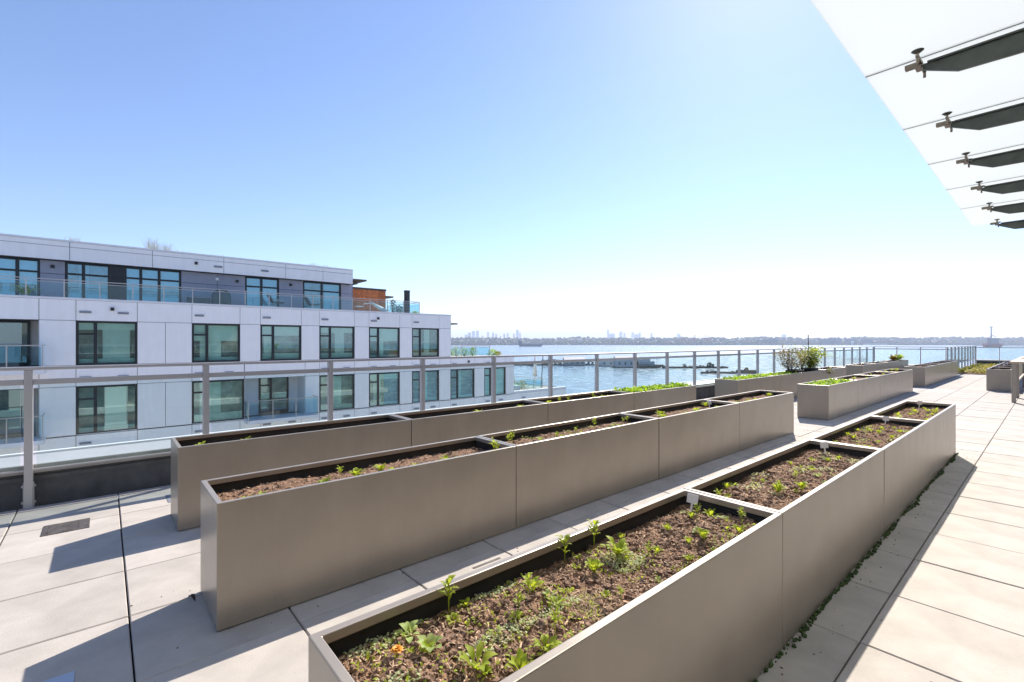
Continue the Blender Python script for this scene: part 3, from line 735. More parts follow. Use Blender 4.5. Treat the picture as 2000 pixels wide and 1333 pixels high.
for bi, (z0, z1, wy, yend, rec, rec2) in enumerate(bands):
    ztop = tops[bi]; zbot = tops[bi+1] if bi < 3 else -9.9
    edges = sorted(wy)
    ops = [(y, y+2.25) for y in edges]
    if bi == 1: ops = [(a, (5.98 if abs(a-3.52) < .01 else b)) for a, b in ops]
    holes = sorted(ops+([rec] if rec else [])+([rec2] if rec2 else []))
    # core walls
    hb(YL, yend, z1, ztop-.001); hb(YL, yend, zbot+.001, z0)
    cur = YL
    for a, b in holes:
        if a > cur+.001: hb(cur, a, z0+.0005, z1-.0005)
        cur = max(cur, b)
    if cur < yend: hb(cur, yend, z0+.0005, z1-.0005)
    # cladding panels: a band over the windows, piers between, a band below
    cuts = sorted(set([YL, yend]+[e for a, b in holes for e in (a, b)]))
    cuts = [c for c in cuts if YL <= c <= yend]
    for a, b in zip(cuts[:-1], cuts[1:]):
        if b-a < .05: continue
        panel(a, b, z1, ztop)
        inhole = any(h[0]-.01 <= a and b <= h[1]+.01 for h in holes)
        if not inhole:
            if b-a > 1.8:
                c = (a+b)/2; panel(a, c, z0, z1); panel(c, b, z0, z1)
            else: panel(a, b, z0, z1)
        if not (inhole and rec and a < rec[1]-.01 and bi < 3) : panel(a, b, zbot, z0)
        else: panel(a, b, zbot, z0-.25)
    for a, b in ops:
        wins.append((a, b, z0, z1, a+.68, z1-.62, XB, 'pane'))
        ventspots.append(((a+.12), z1+.36, XB)); 
        if b-a > 2 and random.random() < .45: ventspots.append((a+1.5, z1+.36, XB))
    for (ra, rb) in [h for h in (rec, rec2) if h]:
        xb_ = XB-1.5
        wall.box(xb_-.3, xb_, ra-.3, rb+.3, z0-.3, z1+.1)                       # back wall of the recess
        wall.box(xb_, XB-.63, rb+.001, rb+.3, z0-.1, z1-.001); wall.box(xb_, XB-.63, ra-.3, ra-.001, z0-.1, z1-.001)
        wall.box(xb_, XB-.63, ra, rb, z1, z1+.2); wall.box(xb_, XB-.64, ra, rb, z0-.25, z0-.02)
        for e in (ra+.001, rb-.012): MB().box(xb_+.022, XB-.04, e, e+.011, z0, z1-.006).build('recess_panel', M['white'], AB)
        rw = [(-8.2, -5.6), (-4.9, -2.62)] if ra < 0 else [(7.05, 8.72)]
        for e0, e1 in zip([ra]+[q_[1] for q_ in rw], [q_[0] for q_ in rw]+[rb]):
            MB().box(xb_+.001, xb_+.02, e0+.004, e1-.004, z0, z1-.005).build('recess_panel', M['beige' if ra < 0 else 'white'], AB)
        if ra < 0:
            wins.append((-4.9, -2.62, z0+.05, z1-.02, -4.2, z1-.62, xb_+.15, 'pane')); wins.append((-8.2, -5.6, z0+.05, z1-.02, -7.4, z1-.62, xb_+.15, 'pane'))
        else: wins.append((7.05, 8.72, z0+.12, z1-.02, 7.7, z1-.55, xb_+.15, 'pane'))
wall.box(-46, XB-2.0, YL, 19.80, -17.2, 3.28); wall.box(-46, XB-2.0, 19.80, 26.14, -17.2, .08); wall.box(-46, XB-2.0, 26.14, 32.6, -17.2, -3.05)
hb(YL, 32.66, -17.2, -9.91); wall.box(XB-2.0, XB-.62, YL, 19.8, -17.2, -9.3)
wall.box(XB-2.0, XB-.62, 19.5, 19.80, -9, 3.2); wall.box(XB-2.0, XB-.62, 25.9, 26.14, -9, .0); wall.box(XB-2, XB-.62, 32.3, 32.62, -9, -3.1)
wall.build('wall', M['joint'], AB)
# end walls, floors of the stepped terraces, copings
MB().box(-46, XB-.001, 19.83, 19.87, .12, 3.30).build('end_wall', M['white'], AB)
MB().box(-46, XB-.001, 26.17, 26.21, -3.0, .10).build('end_wall', M['white'], AB)
MB().box(-46, XB-.001, 32.66, 32.70, -17, -2.90).build('end_wall', M['white'], AB)
MB().box(-45.9, XB-.2, YL, 19.7, 3.285, 3.31).build('terrace_floor', M['paver'], AB)
MB().box(-45.9, XB-.2, 19.88, 26.1, .09, .115).build('terrace_floor', M['paver'], AB)
MB().box(-45.9, XB-.2, 26.22, 32.6, -3.04, -3.0).build('terrace_floor', M['paver'], AB)
for y0, y1, z in ((YL, 19.89, 3.30), (19.9, 26.23, .10), (26.24, 32.72, -3.02)):
    MB().box(XB-.30, XB+.025, y0, y1, z, z+(.10 if z > 0 else .18)).build('coping', M['parapet'], AB, bevel=.01)

def window(a, b, z0, z1, my, tz, x, pm, blind=True):
    fr = MB(); t = .095; xf, xk = x-.055, x-.145
    fr.box(xk, xf, a, a+t, z0, z1); fr.box(xk, xf, b-t, b, z0, z1); fr.box(xk, xf, a+t, b-t, z1-t, z1); fr.box(xk, xf, a+t, b-t, z0, z0+t)
    panes = []
    ms = my if isinstance(my, (list, tuple)) else [my]
    ys = [a+t]
    for q in ms:
        fr.box(xk+.003, xf-.003, q-.065, q+.065, z0+t, z1-t); ys += [q-.065, q+.065]
    ys.append(b-t)
    alltr = pm == 'bluepane'
    for k in range(0, len(ys), 2):
        if k == 0 or alltr:
            fr.box(xk+.002, xf-.002, ys[k], ys[k+1], tz-.045, tz+.045)
            panes += [(ys[k], ys[k+1], z0+t, tz-.045), (ys[k], ys[k+1], tz+.045, z1-t)]
        else: panes.append((ys[k], ys[k+1], z0+t, z1-t))
    w = fr.build('window', M['frame'], AB)
    for p0, p1, q0, q1 in panes: MB().box(x-.111, x-.101, p0, p1, q0, q1).build('pane', M[pm], w)
    MB().box(x-.55, x-.54, a, b, z0, z1).build('interior', M['room'], w)
    if blind and random.random() < .75:
        h = random.choice((.2, .3, .45, .6, .8))
        MB().box(x-.185, x-.175, a+.03, b-.03, z1-(z1-z0)*h, z1-.01).build('roller_blind', M['blind'], w)
    c0 = random.uniform(0, .6); c1 = c0+random.uniform(.15, .5)
    MB().box(x-.26, x-.24, a+.03+(b-a)*c0, min(b-.03, a+(b-a)*c1), z0+.03, z1-.01).build('curtain', M['blind'], w)
    MB().box(x-.34, x-.19, a+.03, b-.03, z0+.03, z0+random.uniform(.2, .5)).build('window_seat', M['blind'], w)
for wv in wins: window(*wv[:4], wv[4], wv[5], wv[6], wv[7])
for y, z, x in ventspots: MB().box(x, x+.05, y, y+.42, z, z+.10).build('vent', M['vent'], AB, bevel=.008)
def lamp(y, z, x): 
    m_ = MB(); m_.box(x, x+.10, y-.07, y+.07, z-.07, z+.08); m_.box(x+.1, x+.13, y-.03, y+.03, z-.03, z+.03); m_.build('wall_lamp', M['black'], AB, bevel=.008)
for y in (.30, 14.0, 21.5): lamp(y, 2.92 if y < 18 else -.2, XB)
lamp(29.5, -3.75, XB)

# balconies: slab, posts, glass and handrail
def balcony(y0, y1, z, out=1.0, xin=XB):
    sl = MB(); sl.box(xin-.6, xin+out, y0, y1, z-.22, z-.02)
    b = sl.build('balcony', M['parapet'], AB, bevel=.01)
    xo = xin+out-.05
    MB().box(xo-.025, xo+.025, y0+.02, y1-.02, z+1.02, z+1.06).build('handrail', M['alu'], b)
    for yy in (y0+.04, y1-.04): MB().box(xin+.02, xo-.03, yy-.02, yy+.02, z+1.02, z+1.06).build('handrail', M['alu'], b)
    n_ = max(2, round((y1-y0)/1.2))
    for k in range(n_+1):
        yy = y0+.04+(y1-y0-.08)*k/n_; MB().box(xo-.02, xo+.02, yy-.02, yy+.02, z-.02, z+1.019).build('post', M['alu'], b)
        if k < n_: MB().box(xo-.005, xo+.005, yy+.04, yy+(y1-y0-.08)/n_-.04, z+.06, z+.98).build('glass_panel', M['tealglass'], b)
    for yy in (y0+.04, y1-.04): MB().box(xin+.05, xo-.05, yy-.005, yy+.005, z+.06, z+.98).build('glass_panel', M['tealglass'], b)
balcony(-7.5, -2.0, .14); balcony(-7.5, -2.0, -2.95); balcony(5.95, 9.75, -3.0)

# penthouse storey, set back
PHO = MB(); XPW, XPF = -32.0, -31.6
PHO.box(-40, XPW-.6, YL, 13.0, 3.31, 6.2)
pw = [(-3.95, -2.34, [-3.1]), (-1.46, .23, [-.79]), (.80, 3.255, [1.48, 2.27]), (6.43, 8.32, [7.33]), (9.77, 12.25, [10.98])]
cur = YL
for a, b, mm in pw:
    PHO.box(XPW-.6, XPW-.05, cur, a, 3.32, 5.33); cur = b
PHO.box(XPW-.6, XPW-.05, cur, 13.0, 3.32, 5.33); PHO.build('penthouse_wall', M['joint'], AB)
cur = YL
for a, b, mm in pw+[(13.03, 13.03, [])]:
    if a > cur+.05:
        m_ = 'black' if abs(cur-.23) < .01 else 'grey'
        segs = [(cur, a)] if a-cur < 2.2 else [(cur, cur+(a-cur)*.55), (cur+(a-cur)*.55, a)]
        for s0, s1 in segs:
            panel(s0, s1, 4.66, 5.30, 'frame' if m_ == 'black' else 'grey', XPW); panel(s0, s1, 3.33, 4.66, 'frame' if m_ == 'black' else 'grey', XPW)
    cur = b
for a, b, mm in pw: window(a, b, 3.34, 5.31, mm, 4.72, XPW, 'bluepane', blind=random.random() < .5)
MB().box(-40, XPF-.04, YL, 12.86, 5.32, 6.22).build('roof_slab', M['joint'], AB)
fy = [YL, -7, -1.28, 1.95, 5.25, 8.6, 10.9, 12.87]
for a, b in zip(fy[:-1], fy[1:]):
    panel(a, b, 5.31, 5.98, 'white', XPF); panel(a, b, 5.98, 6.22, 'white', XPF)
MB().box(-40, XPF+.03, YL, 12.92, 6.22, 6.31).build('coping', M['parapet'], AB, bevel=.01)
MB().box(-40, XPF-.001, 12.871, 12.91, 5.31, 6.2).build('end_wall', M['white'], AB)
MB().box(-40, XPW-.001, 13.04, 13.07, 3.31, 5.3).build('end_wall', M['grey'], AB)
for y, z in ((-1.9, 5.0), (6.0, 4.95), (9.0, 4.98)): lamp(y, z, XPW)
lamp(3.9, 5.75, XPF)
for y, z in ((4.75, 5.62), (7.2, 5.62)): MB().box(XPF, XPF+.05, y, y+.42, z, z+.1).build('vent', M['vent'], AB, bevel=.008)
MB().box(XPW, XPW+.03, 4.9, 5.05, 4.93, 5.08).build('wall_lamp', M['tagw'], AB)
# timber-clad stair box behind the penthouse end
CB = MB(); CB.box(-37, -33.03, 12.5, 16.0, 3.31, 5.30); cbo = CB.build('stair_box', M['brown'], AB)
for k in range(16):
    y0 = 12.9+.195*k; MB().box(-33.03, -33.0-(.006 if k % 2 else 0), y0+.004, y0+.19, 3.33, 5.15).build('cedar_board', M['cedar'], cbo)
MB().box(-37.1, -32.97, 12.5, 16.05, 5.16, 5.29).build('roof_edge', M['brown'], cbo)
MB().box(-36, -33.2, 16.0, 16.75, 4.72, 4.83).build('eave', M['brown'], AB); MB().box(-35.5, -32.6, 12.95, 14.35, 5.72, 5.83).build('eave', M['brown'], AB); MB().box(-35, -32.9, 12.95, 13.8, 5.50, 5.60).build('eave', M['brown'], AB)
MB().box(-36, -31.2, 19.9, 21.3, 2.72, 2.83).build('eave', M['brown'], AB)

def terrace_rail(y0, y1, z, x=XB-.16, n_=0, back=None, label=''):
    g_ = MB(); g_.box(x-.02, x+.02, y0, y1, z+.80, z+.835); t = g_.build('guardrail', M['alu'], AB)
    n_ = n_ or round((y1-y0)/1.25)
    MB().box(x-.012, x+.012, y0, y1, z+.69, z+.715).build('mid_rail', M['alu'], t)
    for k in range(n_+1):
        yy = y0+(y1-y0)*k/n_; MB().box(x-.02, x+.02, yy-.022, yy+.022, z, z+.799).build('post', M['alu'], t)
        if k < n_: MB().box(x-.005, x+.005, yy+.03, yy+(y1-y0)/n_-.03, z+.03, z+.689).build('glass_panel', M['tealglass'], t)
    if back:
        MB().box(x-back, x, y1-.02, y1+.02, z+.80, z+.835).build('handrail', M['alu'], t)
        MB().box(x-back+.1, x-.1, y1-.005, y1+.005, z+.03, z+.689).build('glass_panel', M['tealglass'], t)
        MB().box(x-back-.02, x-back+.02, y1-.022, y1+.022, z, z+.80).build('post', M['alu'], t)
terrace_rail(-12.6, 17.25, 3.40, n_=24, back=5)
terrace_rail(20.0, 24.3, .20, XB-.9, back=4); terrace_rail(26.4, 31.0, -2.9, XB-1.4, back=4)

# things on the opposite terraces
bq = thing('barbecue', (-31.2, 5.05, 3.31), 'dark covered barbecue on the opposite penthouse terrace', 'barbecue')
mb = MB(); pr = [(4.62, 3.35), (5.50, 3.35), (5.50, 4.0), (5.42, 4.18), (5.25, 4.32), (4.85, 4.32), (4.70, 4.18), (4.62, 4.0)]
mb.add([(-31.5, a, b) for a, b in pr]+[(-30.95, a, b) for a, b in pr], [tuple(range(8)), tuple(range(15, 7, -1))]+[(i, 8+i, 8+(i+1) % 8, (i+1) % 8) for i in range(8)])
mb.build('cover', M['petrol'], bq, bevel=.04); MB().box(-30.95, -30.93, 4.95, 5.17, 4.16, 4.2).build('badge', M['tagw'], bq)
pbx = thing('storage_bench', (-31.2, 4.0, 3.31), 'low dark storage bench beside the covered barbecue', 'bench')
MB().box(-31.5, -31.0, 3.45, 4.5, 3.32, 3.78).build('box', M['petrol'], pbx, bevel=.02); MB().box(-31.53, -30.97, 3.42, 4.53, 3.78, 3.83).build('lid', M['vent'], pbx, bevel=.01)
def chair(y, label):
    t = thing('terrace_chair', (-31.2, y, 3.31), label, 'chair', 'chairs on the opposite terrace')
    MB().box(-31.5, -30.9, y, y+.6, 3.70, 3.76).build('seat', M['petrol'], t)
    q = MB(); q.add([(-31.5, y+.02, 3.74), (-30.9, y+.02, 3.74), (-30.9, y-.22, 4.2), (-31.5, y-.22, 4.2), (-31.5, y-.03, 3.74), (-30.9, y-.03, 3.74), (-30.9, y-.27, 4.2), (-31.5, y-.27, 4.2)],
        [(0,1,2,3),(7,6,5,4),(0,4,5,1),(1,5,6,2),(2,6,7,3),(3,7,4,0)]); q.build('backrest', M['petrol'], t)
    for a in (-31.47, -30.93):
        for b in (y+.03, y+.57): MB().box(a-.015, a+.015, b-.015, b+.015, 3.31, 3.699).build('leg', M['alu'], t)
        MB().box(a-.02, a+.02, y-.02, y+.6, 3.88, 3.91).build('armrest', M['alu'], t)
chair(7.75, 'reclined terrace chair in front of the fourth penthouse window'); chair(9.9, 'terrace chair in front of the last penthouse window')
# totem-like dark column
tm = thing('dark_column', (-31.2, 16.75, 3.31), 'tall dark notched column rising from the opposite roof terrace', 'column')
q = MB(); q.box(-31.35, -31.0, 16.66, 16.95, 3.32, 5.05); q.build('shaft', M['darkmetal'], tm)
for a in (16.65, 16.86): MB().box(-31.36, -30.99, a, a+.10, 5.0, 5.12).build('horn', M['darkmetal'], tm)
# parasol folded sideways and shrubs
pa = thing('folded_parasol', (-31.3, 14.6, 3.31), 'white folded parasol leaning by the timber box', 'parasol')
q = MB(); q.tube((-31.2, 14.05, 4.08), (-31.2, 15.1, 3.5), .05, .22, 8); q.build('canvas', M['cloth'], pa, smooth=True); MB().tube((-31.2, 13.5, 3.95), (-31.2, 14.2, 4.06), .03, .03).build('pole', M['cloth'], pa)
MB().box(-31.5, -31.0, 12.98, 13.45, 3.75, 3.80).build('side_shelf', M['cloth'], label='small white shelf board by the timber box', cat='shelf')
def bush(name, label, x, y, z, w, h, nl, m, Ll=.12, cat='shrub', group=None):
    t = thing(name, (x, y, z), label, cat, group); st, lf = MB(), MB()
    for i in range(6):
        a = random.uniform(0, 6.28); st.tube((x, y, z), (x+.3*w*math.cos(a), y+.3*w*math.sin(a), z+h*.8), .02, .006, 5)
    for i in range(nl):
        a = random.uniform(0, 6.28); u = random.random(); rr = w*.5*math.sqrt(random.random())*math.sin(min(1, u*1.25+.15)*math.pi*.9)**.5 if u < .95 else 0
        d = Vector((math.cos(a), math.sin(a), random.uniform(-.3, .9)))
        lf.leaf((x+rr*math.cos(a), y+rr*math.sin(a), z+.05+h*u*.95), d, (0, 0, 1), Ll*random.uniform(.6, 1.3), Ll*.6, .2)
    st.build('stems', M['logs'], t); lf.build('foliage', m, t, smooth=True); return t
bush('conifer_shrub', 'small dark conifer in front of the timber box end', -31.3, 15.75, 3.31, .55, 1.05, 260, M['wood'])
bush('terrace_shrub', 'low dark round shrub beside the dark column', -31.3, 16.25, 3.31, .75, .62, 260, M['wood'])
bush('terrace_shrub', 'low greyish shrub right of the dark column', -31.3, 17.5, 3.31, .7, .25, 140, M['weed'])
# arching potted plant at far left
ap = thing('arching_plant', (-31.0, -2.75, 3.31), 'arching bright green plant behind the terrace glass at far left', 'plant')
q = MB()
for i in range(30):
    a = random.uniform(0, 6.28); L = random.uniform(.3, .7); e = random.uniform(.4, 1.4)
    q.leaf((-31.0, -2.75+random.uniform(-.15, .15), 3.45), (math.cos(a)*math.cos(e), math.sin(a)*math.cos(e), math.sin(e)), (0, 0, 1), L, .09, .5)
q.build('leaves', M['greens'], ap, smooth=True); q = MB(); q.tube((-31.0, -2.75, 3.315), (-31.0, -2.75, 3.5), .14, .18, 12); q.build('pot', M['vent'], ap)
# grasses on the penthouse roof
for i, (px_, h, nb, lab) in enumerate(((145, .35, 40, 'low dry weeds on the roof edge near its left end'), (298, .75, 70, 'tall wispy dry grass on the opposite roof'), (322, .55, 50, 'shorter wispy grass right of the tall one'),
        (352, .2, 30, 'low weed tuft right of the wispy grasses'), (365, .18, 25, 'tiny weed tuft on the roof by the outlet'), (425, .2, 25, 'thin weeds above the small vent'), (610, .3, 40, 'thin weeds above the fourth penthouse window'), (632, .25, 40, 'thin weeds near the right end of the roof'))):
    t_ = (px_-1000)/FPX; d = -32.4/(math.cos(TH)*t_-math.sin(TH)); y = math.cos(TH)*d+math.sin(TH)*t_*d; q = MB()
    for k in range(nb):
        b = Vector((-32.4+random.uniform(-.2, .2), y+random.gauss(0, .16), 6.30)); dd = Vector((random.gauss(0, .25), random.gauss(0, .3), 1)).normalized()*h*random.uniform(.4, 1.15)
        sd = Vector((.2, 1, 0)).normalized()*.006; q.add([b-sd, b+sd, b+dd+sd*.4, b+dd-sd*.4], [(0, 1, 2, 3)])
        if random.random() < .5: q.leaf(b+dd*.8, (random.gauss(0, 1), random.gauss(0, 1), .6), (0, 0, 1), .06, .025, .2)
    q.build('roof_grass', M['straw'], label=lab, cat='grass', group='grasses on the opposite roof')
# second-step terrace: dish, shrubs
ds = thing('satellite_dish', (-31.2, 20.3, .12), 'white satellite dish beside the building end wall', 'satellite dish')
q = MB(); C_ = Vector((-31.2, 20.35, .95)); ax = Vector((.75, .55, .35)).normalized(); u_ = ax.orthogonal().normalized(); v_ = ax.cross(u_)
q.rings([[C_+(u_*math.cos(t)+v_*math.sin(t))*rr+ax*rr*rr*.6 for t in [6.283*i/16 for i in range(16)]] for rr in (.02, .15, .28, .36)], True, False)
q.build('dish', M['cloth'], ds, smooth=True); MB().tube((-31.2, 20.3, .12), (-31.2, 20.33, .93), .03, .03).build('mast', M['alu'], ds); MB().tube(C_, C_+ax*.4, .012, .012).build('arm', M['alu'], ds)
for i, (y, x, w, h, m, lab) in enumerate(((20.9, -31.8, 1.0, .7, 'leaf', 'bright shrub behind the dish'), (21.7, -32.0, 1.0, .8, 'weed', 'grey-green shrub on the stepped terrace'), (22.5, -32.0, 1.0, .65, 'leaf2', 'pale shrub on the stepped terrace'),
        (23.2, -31.8, .8, .75, 'leaf', 'round green shrub near the stepped terrace corner'), (24.7, -31.0, 1.1, .55, 'greens', 'yellow-green shrub past the stepped terrace glass'), (25.4, -31.2, .7, .35, 'sedum', 'low yellow plant at the stepped terrace end'))):
    bush('terrace_shrub', lab, x, y, .12, w, h, 220, M[m], .13)
for i, (y, x, w, h, m, lab) in enumerate(((27.0, -32.2, 1.6, 1.0, 'leaf2', 'pale shrub on the lowest terrace by the end wall'), (28.2, -32.6, 1.6, .8, 'weed', 'grey-green shrub on the lowest terrace'), (29.4, -32.6, 1.5, .7, 'sedum', 'yellowish shrub on the lowest terrace'), (27.5, -33.5, 2.2, 1.5, 'leaf', 'green shrub at the back of the lowest terrace'))):
    bush('terrace_shrub', lab, x, y, -3.0, w, h, 260, M[m], .14)
ps = thing('closed_umbrella', (-32.0, 30.6, -3.0), 'tall closed white umbrella on the lowest terrace', 'umbrella')
q = MB(); q.tube((-32, 30.6, -1.9), (-32, 30.6, .0), .20, .07, 10); q.build('canvas', M['cloth'], ps, smooth=True); MB().tube((-32, 30.6, -3.0), (-32, 30.6, .1), .03, .03).build('pole', M['cloth'], ps)
MB().tube((-31.8, 31.2, -3.0), (-31.7, 31.35, .05), .045, .035).build('dark_pole', M['darkmetal'], label='thin dark leaning pole beside the closed white umbrella', cat='pole')
MB().box(-32.2, -31.4, 26.7, 28.2, -3.0, -2.55).build('white_bench', M['cloth'], label='white low bench on the lowest terrace', cat='bench', bevel=.02)

# ------------------------------------------------------------------ harbour
def P(px, d, z=ZW): X, Y = at(px, d); return Vector((X, Y, z))
UX = Vector((math.cos(TH), math.sin(TH), 0)); UF = Vector((-math.sin(TH), math.cos(TH), 0))     # across / away, level
def obox(mb, c, L, Dp, z0, z1, a=0):
    u = UX*math.cos(a)+UF*math.sin(a); w = -UX*math.sin(a)+UF*math.cos(a)
    q = [c-u*L/2-w*Dp/2, c+u*L/2-w*Dp/2, c+u*L/2+w*Dp/2, c-u*L/2+w*Dp/2]
    return mb.add([(v.x, v.y, z) for z in (z0, z1) for v in q], [(0,3,2,1),(4,5,6,7),(0,1,5,4),(1,2,6,5),(2,3,7,6),(3,0,4,7)])
def hull(mb, c, L, B, z0, z1, a=0, rake=.12):
    u = UX*math.cos(a)+UF*math.sin(a); w = -UX*math.sin(a)+UF*math.cos(a); rs = []
    for z, s_ in ((z0, .9), ((z0+z1)/2, .97), (z1, 1.0)):
        pts = [(-.5, -.35), (-.45, -.5), (.2, -.5), (.4, -.3), (.5+rake*(s_-.9), 0), (.4, .3), (.2, .5), (-.45, .5), (-.5, .35)]
        rs.append([c+u*(p[0]*L*s_)+w*(p[1]*B*s_)+Vector((0, 0, z-c.z)) for p in pts])
    return mb.rings(rs)
# cargo ship
c = P(1036, 2100); cs = thing('cargo_ship', c, 'blue cargo ship lying off the far shore', 'ship')
q = MB(); hull(q, c, 107, 20, ZW, ZW+10); q.build('hull', M['hull'], cs)
q = MB(); obox(q, c-UX*46, 15, 16, ZW+11, ZW+27); obox(q, c-UX*46, 8, 18, ZW+22, ZW+25); q.build('bridge', M['hull'], cs)
q = MB(); obox(q, c+UX*12, 88, 15, ZW+11.1, ZW+15); q.build('hatches', M['tower'], cs)
q = MB()
for k in range(5): p_ = c+UX*(-28+19*k); q.tube((p_.x, p_.y, ZW+11), (p_.x, p_.y, ZW+23), .9, .7, 6)
q.build('masts', M['tower'], cs)
# breakwater with trees, sheds and floating building
def jetty(name, label, x0, x1, d, w, h, rocks=0):
    A, B = P(x0, d), P(x1, d); c = (A+B)/2; L = (B-A).length; t = thing(name, c, label, 'jetty')
    q = MB(); obox(q, c, L, w, ZW-.5, ZW+h); q.build('deck', M['logs'], t)
    q = MB()
    for k in range(int(L/4)):
        p_ = A.lerp(B, random.random())+UF*random.uniform(-w/2, w/2); q.blob((p_.x, p_.y, ZW+h), 1.2, 1.2, random.uniform(.3, 1.3)*(1+rocks), .3, 6, 3)
    q.build('rocks', M['logs'], t); return t
jetty('breakwater', 'dark tree-lined breakwater left of the floating sheds', 1004, 1170, 405, 6, 1.0, .2)
jetty('breakwater', 'thin dark breakwater right of the moored ferry', 1294, 1420, 362, 4, 1.2)
jetty('breakwater', 'shorter dark jetty in front of the right breakwater', 1370, 1445, 300, 3, 1.1)
jetty('breakwater', 'dark log boom seen past the planter end', 1450, 1475, 300, 5, 2.2, 1)
for i, (px_, h, lab) in enumerate(((1030, 2.5, 'lone shrub at the left of the breakwater'), (1062, 4.6, 'first tree of the breakwater clump'), (1069, 5, 'second tree of the breakwater clump'), (1077, 4.5, 'third tree of the breakwater clump'), (1085, 5, 'fourth tree of the breakwater clump'), (1093, 4.6, 'tree just left of the grey shed'), (1150, 3.6, 'tree right of the grey shed'), (1157, 3.2, 'last tree on the breakwater'), (1337, 3.2, 'small tree in the middle of the right breakwater'), (1386, 4.4, 'bigger tree near the end of the right breakwater'), (1392, 3.2, 'tree at the very end of the right breakwater'))):
    p_ = P(px_, 405 if px_ < 1200 else 362); t = thing('shore_tree', p_, lab, 'tree', 'trees on the breakwaters')
    q = MB(); q.tube((p_.x, p_.y, ZW), (p_.x, p_.y, ZW+h*.6), .2, .1, 6); q.build('trunk', M['logs'], t)
    q = MB()
    for k in range(26):
        a = random.uniform(0, 6.28); rr = h*.36*math.sqrt(random.random()); q.blob((p_.x+rr*math.cos(a), p_.y+rr*math.sin(a), ZW+h*random.uniform(.25, .95)), h*.14, h*.14, h*.12, .4, 6, 3)
    q.build('crown', M['wood'], t)
def shed(px0, px1, d, h, label, wallm, roofm, name='floating_shed', gable=0.0, z0=.6):
    A, B = P(px0, d), P(px1, d); c = (A+B)/2; L = (B-A).length; t = thing(name, c, label, 'shed')
    q = MB(); obox(q, c, L, 12, ZW, ZW+h*.72); q.build('wall', M[wallm], t)
    q = MB(); z = ZW+h*.72+.02
    e = [c-UX*(L/2+.4)-UF*6.4, c+UX*(L/2+.4)-UF*6.4, c+UX*(L/2+.4)+UF*6.4, c-UX*(L/2+.4)+UF*6.4]
    r0, r1 = c-UX*(L/2+.4), c+UX*(L/2+.4)
    q.add([(v.x, v.y, z) for v in e]+[(r0.x, r0.y, ZW+h), (r1.x, r1.y, ZW+h)], [(0, 1, 5, 4), (2, 3, 4, 5), (1, 2, 5), (3, 0, 4), (3, 2, 1, 0)]); q.build('roof', M[roofm], t)
    for k in range(max(2, int(L/4))):
        p_ = A.lerp(B, (k+.5)/max(2, int(L/4)))-UF*6.03; q = MB(); obox(q, p_, 1.4, .1, ZW+h*.25, ZW+h*.5); q.build('window', M['frame'], t)
    q = MB(); obox(q, c, L+1.5, 14, ZW-.4, ZW+.5); q.build('float', M['logs'], t)
shed(1101, 1141, 400, 7.2, 'grey floating shed on the breakwater', 'fargrey', 'tower')
shed(1171, 1197, 392, 6.6, 'pale low floating shed left of the big boathouse', 'farwhite', 'farwhite')
shed(1201, 1246, 372, 9.0, 'big pale boathouse floating beside the ferry', 'tower', 'farwhite')
shed(1036, 1043, 400, 4.0, 'small grey hut at the left of the breakwater', 'fargrey', 'tower')
c = P(1268, 365); fb = thing('ferry_boat', c, 'dark moored ferry boat with open upper deck', 'boat')
q = MB(); hull(q, c, 19, 7, ZW, ZW+2.6, rake=.9); q.build('hull', M['hullg'], fb)
q = MB(); obox(q, c-UX*2.6, 12, 5.5, ZW+2.61, ZW+5.0); q.build('cabin', M['fargrey'], fb)
q = MB(); obox(q, c-UX*1, 16, 6, ZW+5.02, ZW+5.25); q.build('upper_deck', M['farwhite'], fb)
q = MB()
for k in range(7):
    p_ = c+UX*(-8+2.6*k)-UF*2.8; q.tube((p_.x, p_.y, ZW+2.6), (p_.x, p_.y, ZW+7.2), .09, .09, 5)
obox(q, c-UX*1-UF*2.8, 16, .15, ZW+6.3, ZW+6.42); q.build('railing', M['farwhite'], fb)
q = MB(); obox(q, c-UX*3.4, 7, 5, ZW+5.26, ZW+7.3); q.build('wheelhouse', M['tower'], fb)
q = MB(); p_ = c-UX*10; q.tube((p_.x, p_.y, ZW), (p_.x, p_.y, ZW+9.5), .15, .08, 6); q.build('mast', M['logs'], fb)

# ------------------------------------------------------------------ far shore
ft = MB()
for i in range(5200):
    px_ = random.uniform(780, 2150); t_ = random.random()**1.4; d = shore_depth(px_)+25+t_*900
    h = ZW+2+(ridge(px_, 0)+32)*min(1, t_*900/2600*3.2)**.7
    if random.random() < .25: d = shore_depth(px_)+18; h = ZW+2
    s_ = random.uniform(5, 11); p_ = P(px_, d); ft.blob((p_.x, p_.y, h+s_*.35), s_*random.uniform(.7, 1.4), s_*.9, s_*random.uniform(.6, 1.1), .35, 6, 3)
ft.build('far_woods', M['wood'], kind='stuff', label='hazy wooded far shore across the water', cat='woods')
def depthz(px_, t_): return ZW+2+(ridge(px_, 0)+32)*min(1, t_*3.2)**.7
nb = 0
for i in range(30):
    px_ = 905+36*i+random.uniform(-12, 12); t_ = random.random()*.12; d = shore_depth(px_)+12+t_*2600; z = depthz(px_, t_) if t_ > .01 else ZW+2
    L, h = random.uniform(14, 60), random.uniform(6, 14); p_ = P(px_, d); nb += 1
    where = f'hazy shed on the far shore, number {nb}'
    q = MB(); obox(q, p_, L, 20, z-6, z+h); o = q.build('shore_building', M[random.choice(('farwhite', 'fargrey', 'tower', 'fargrey'))])
    tag(o, f'low hazy building on the far shore, {ORDW[i]} from the left', 'building', 'low buildings on the far shore')
q = MB(); p_ = P(1710, 3000); obox(q, p_, 145, 14, ZW+2, ZW+9); q.build('pier_shed', M['cloth'], label='long white low building at the far waterline right of the shrubs', cat='building')
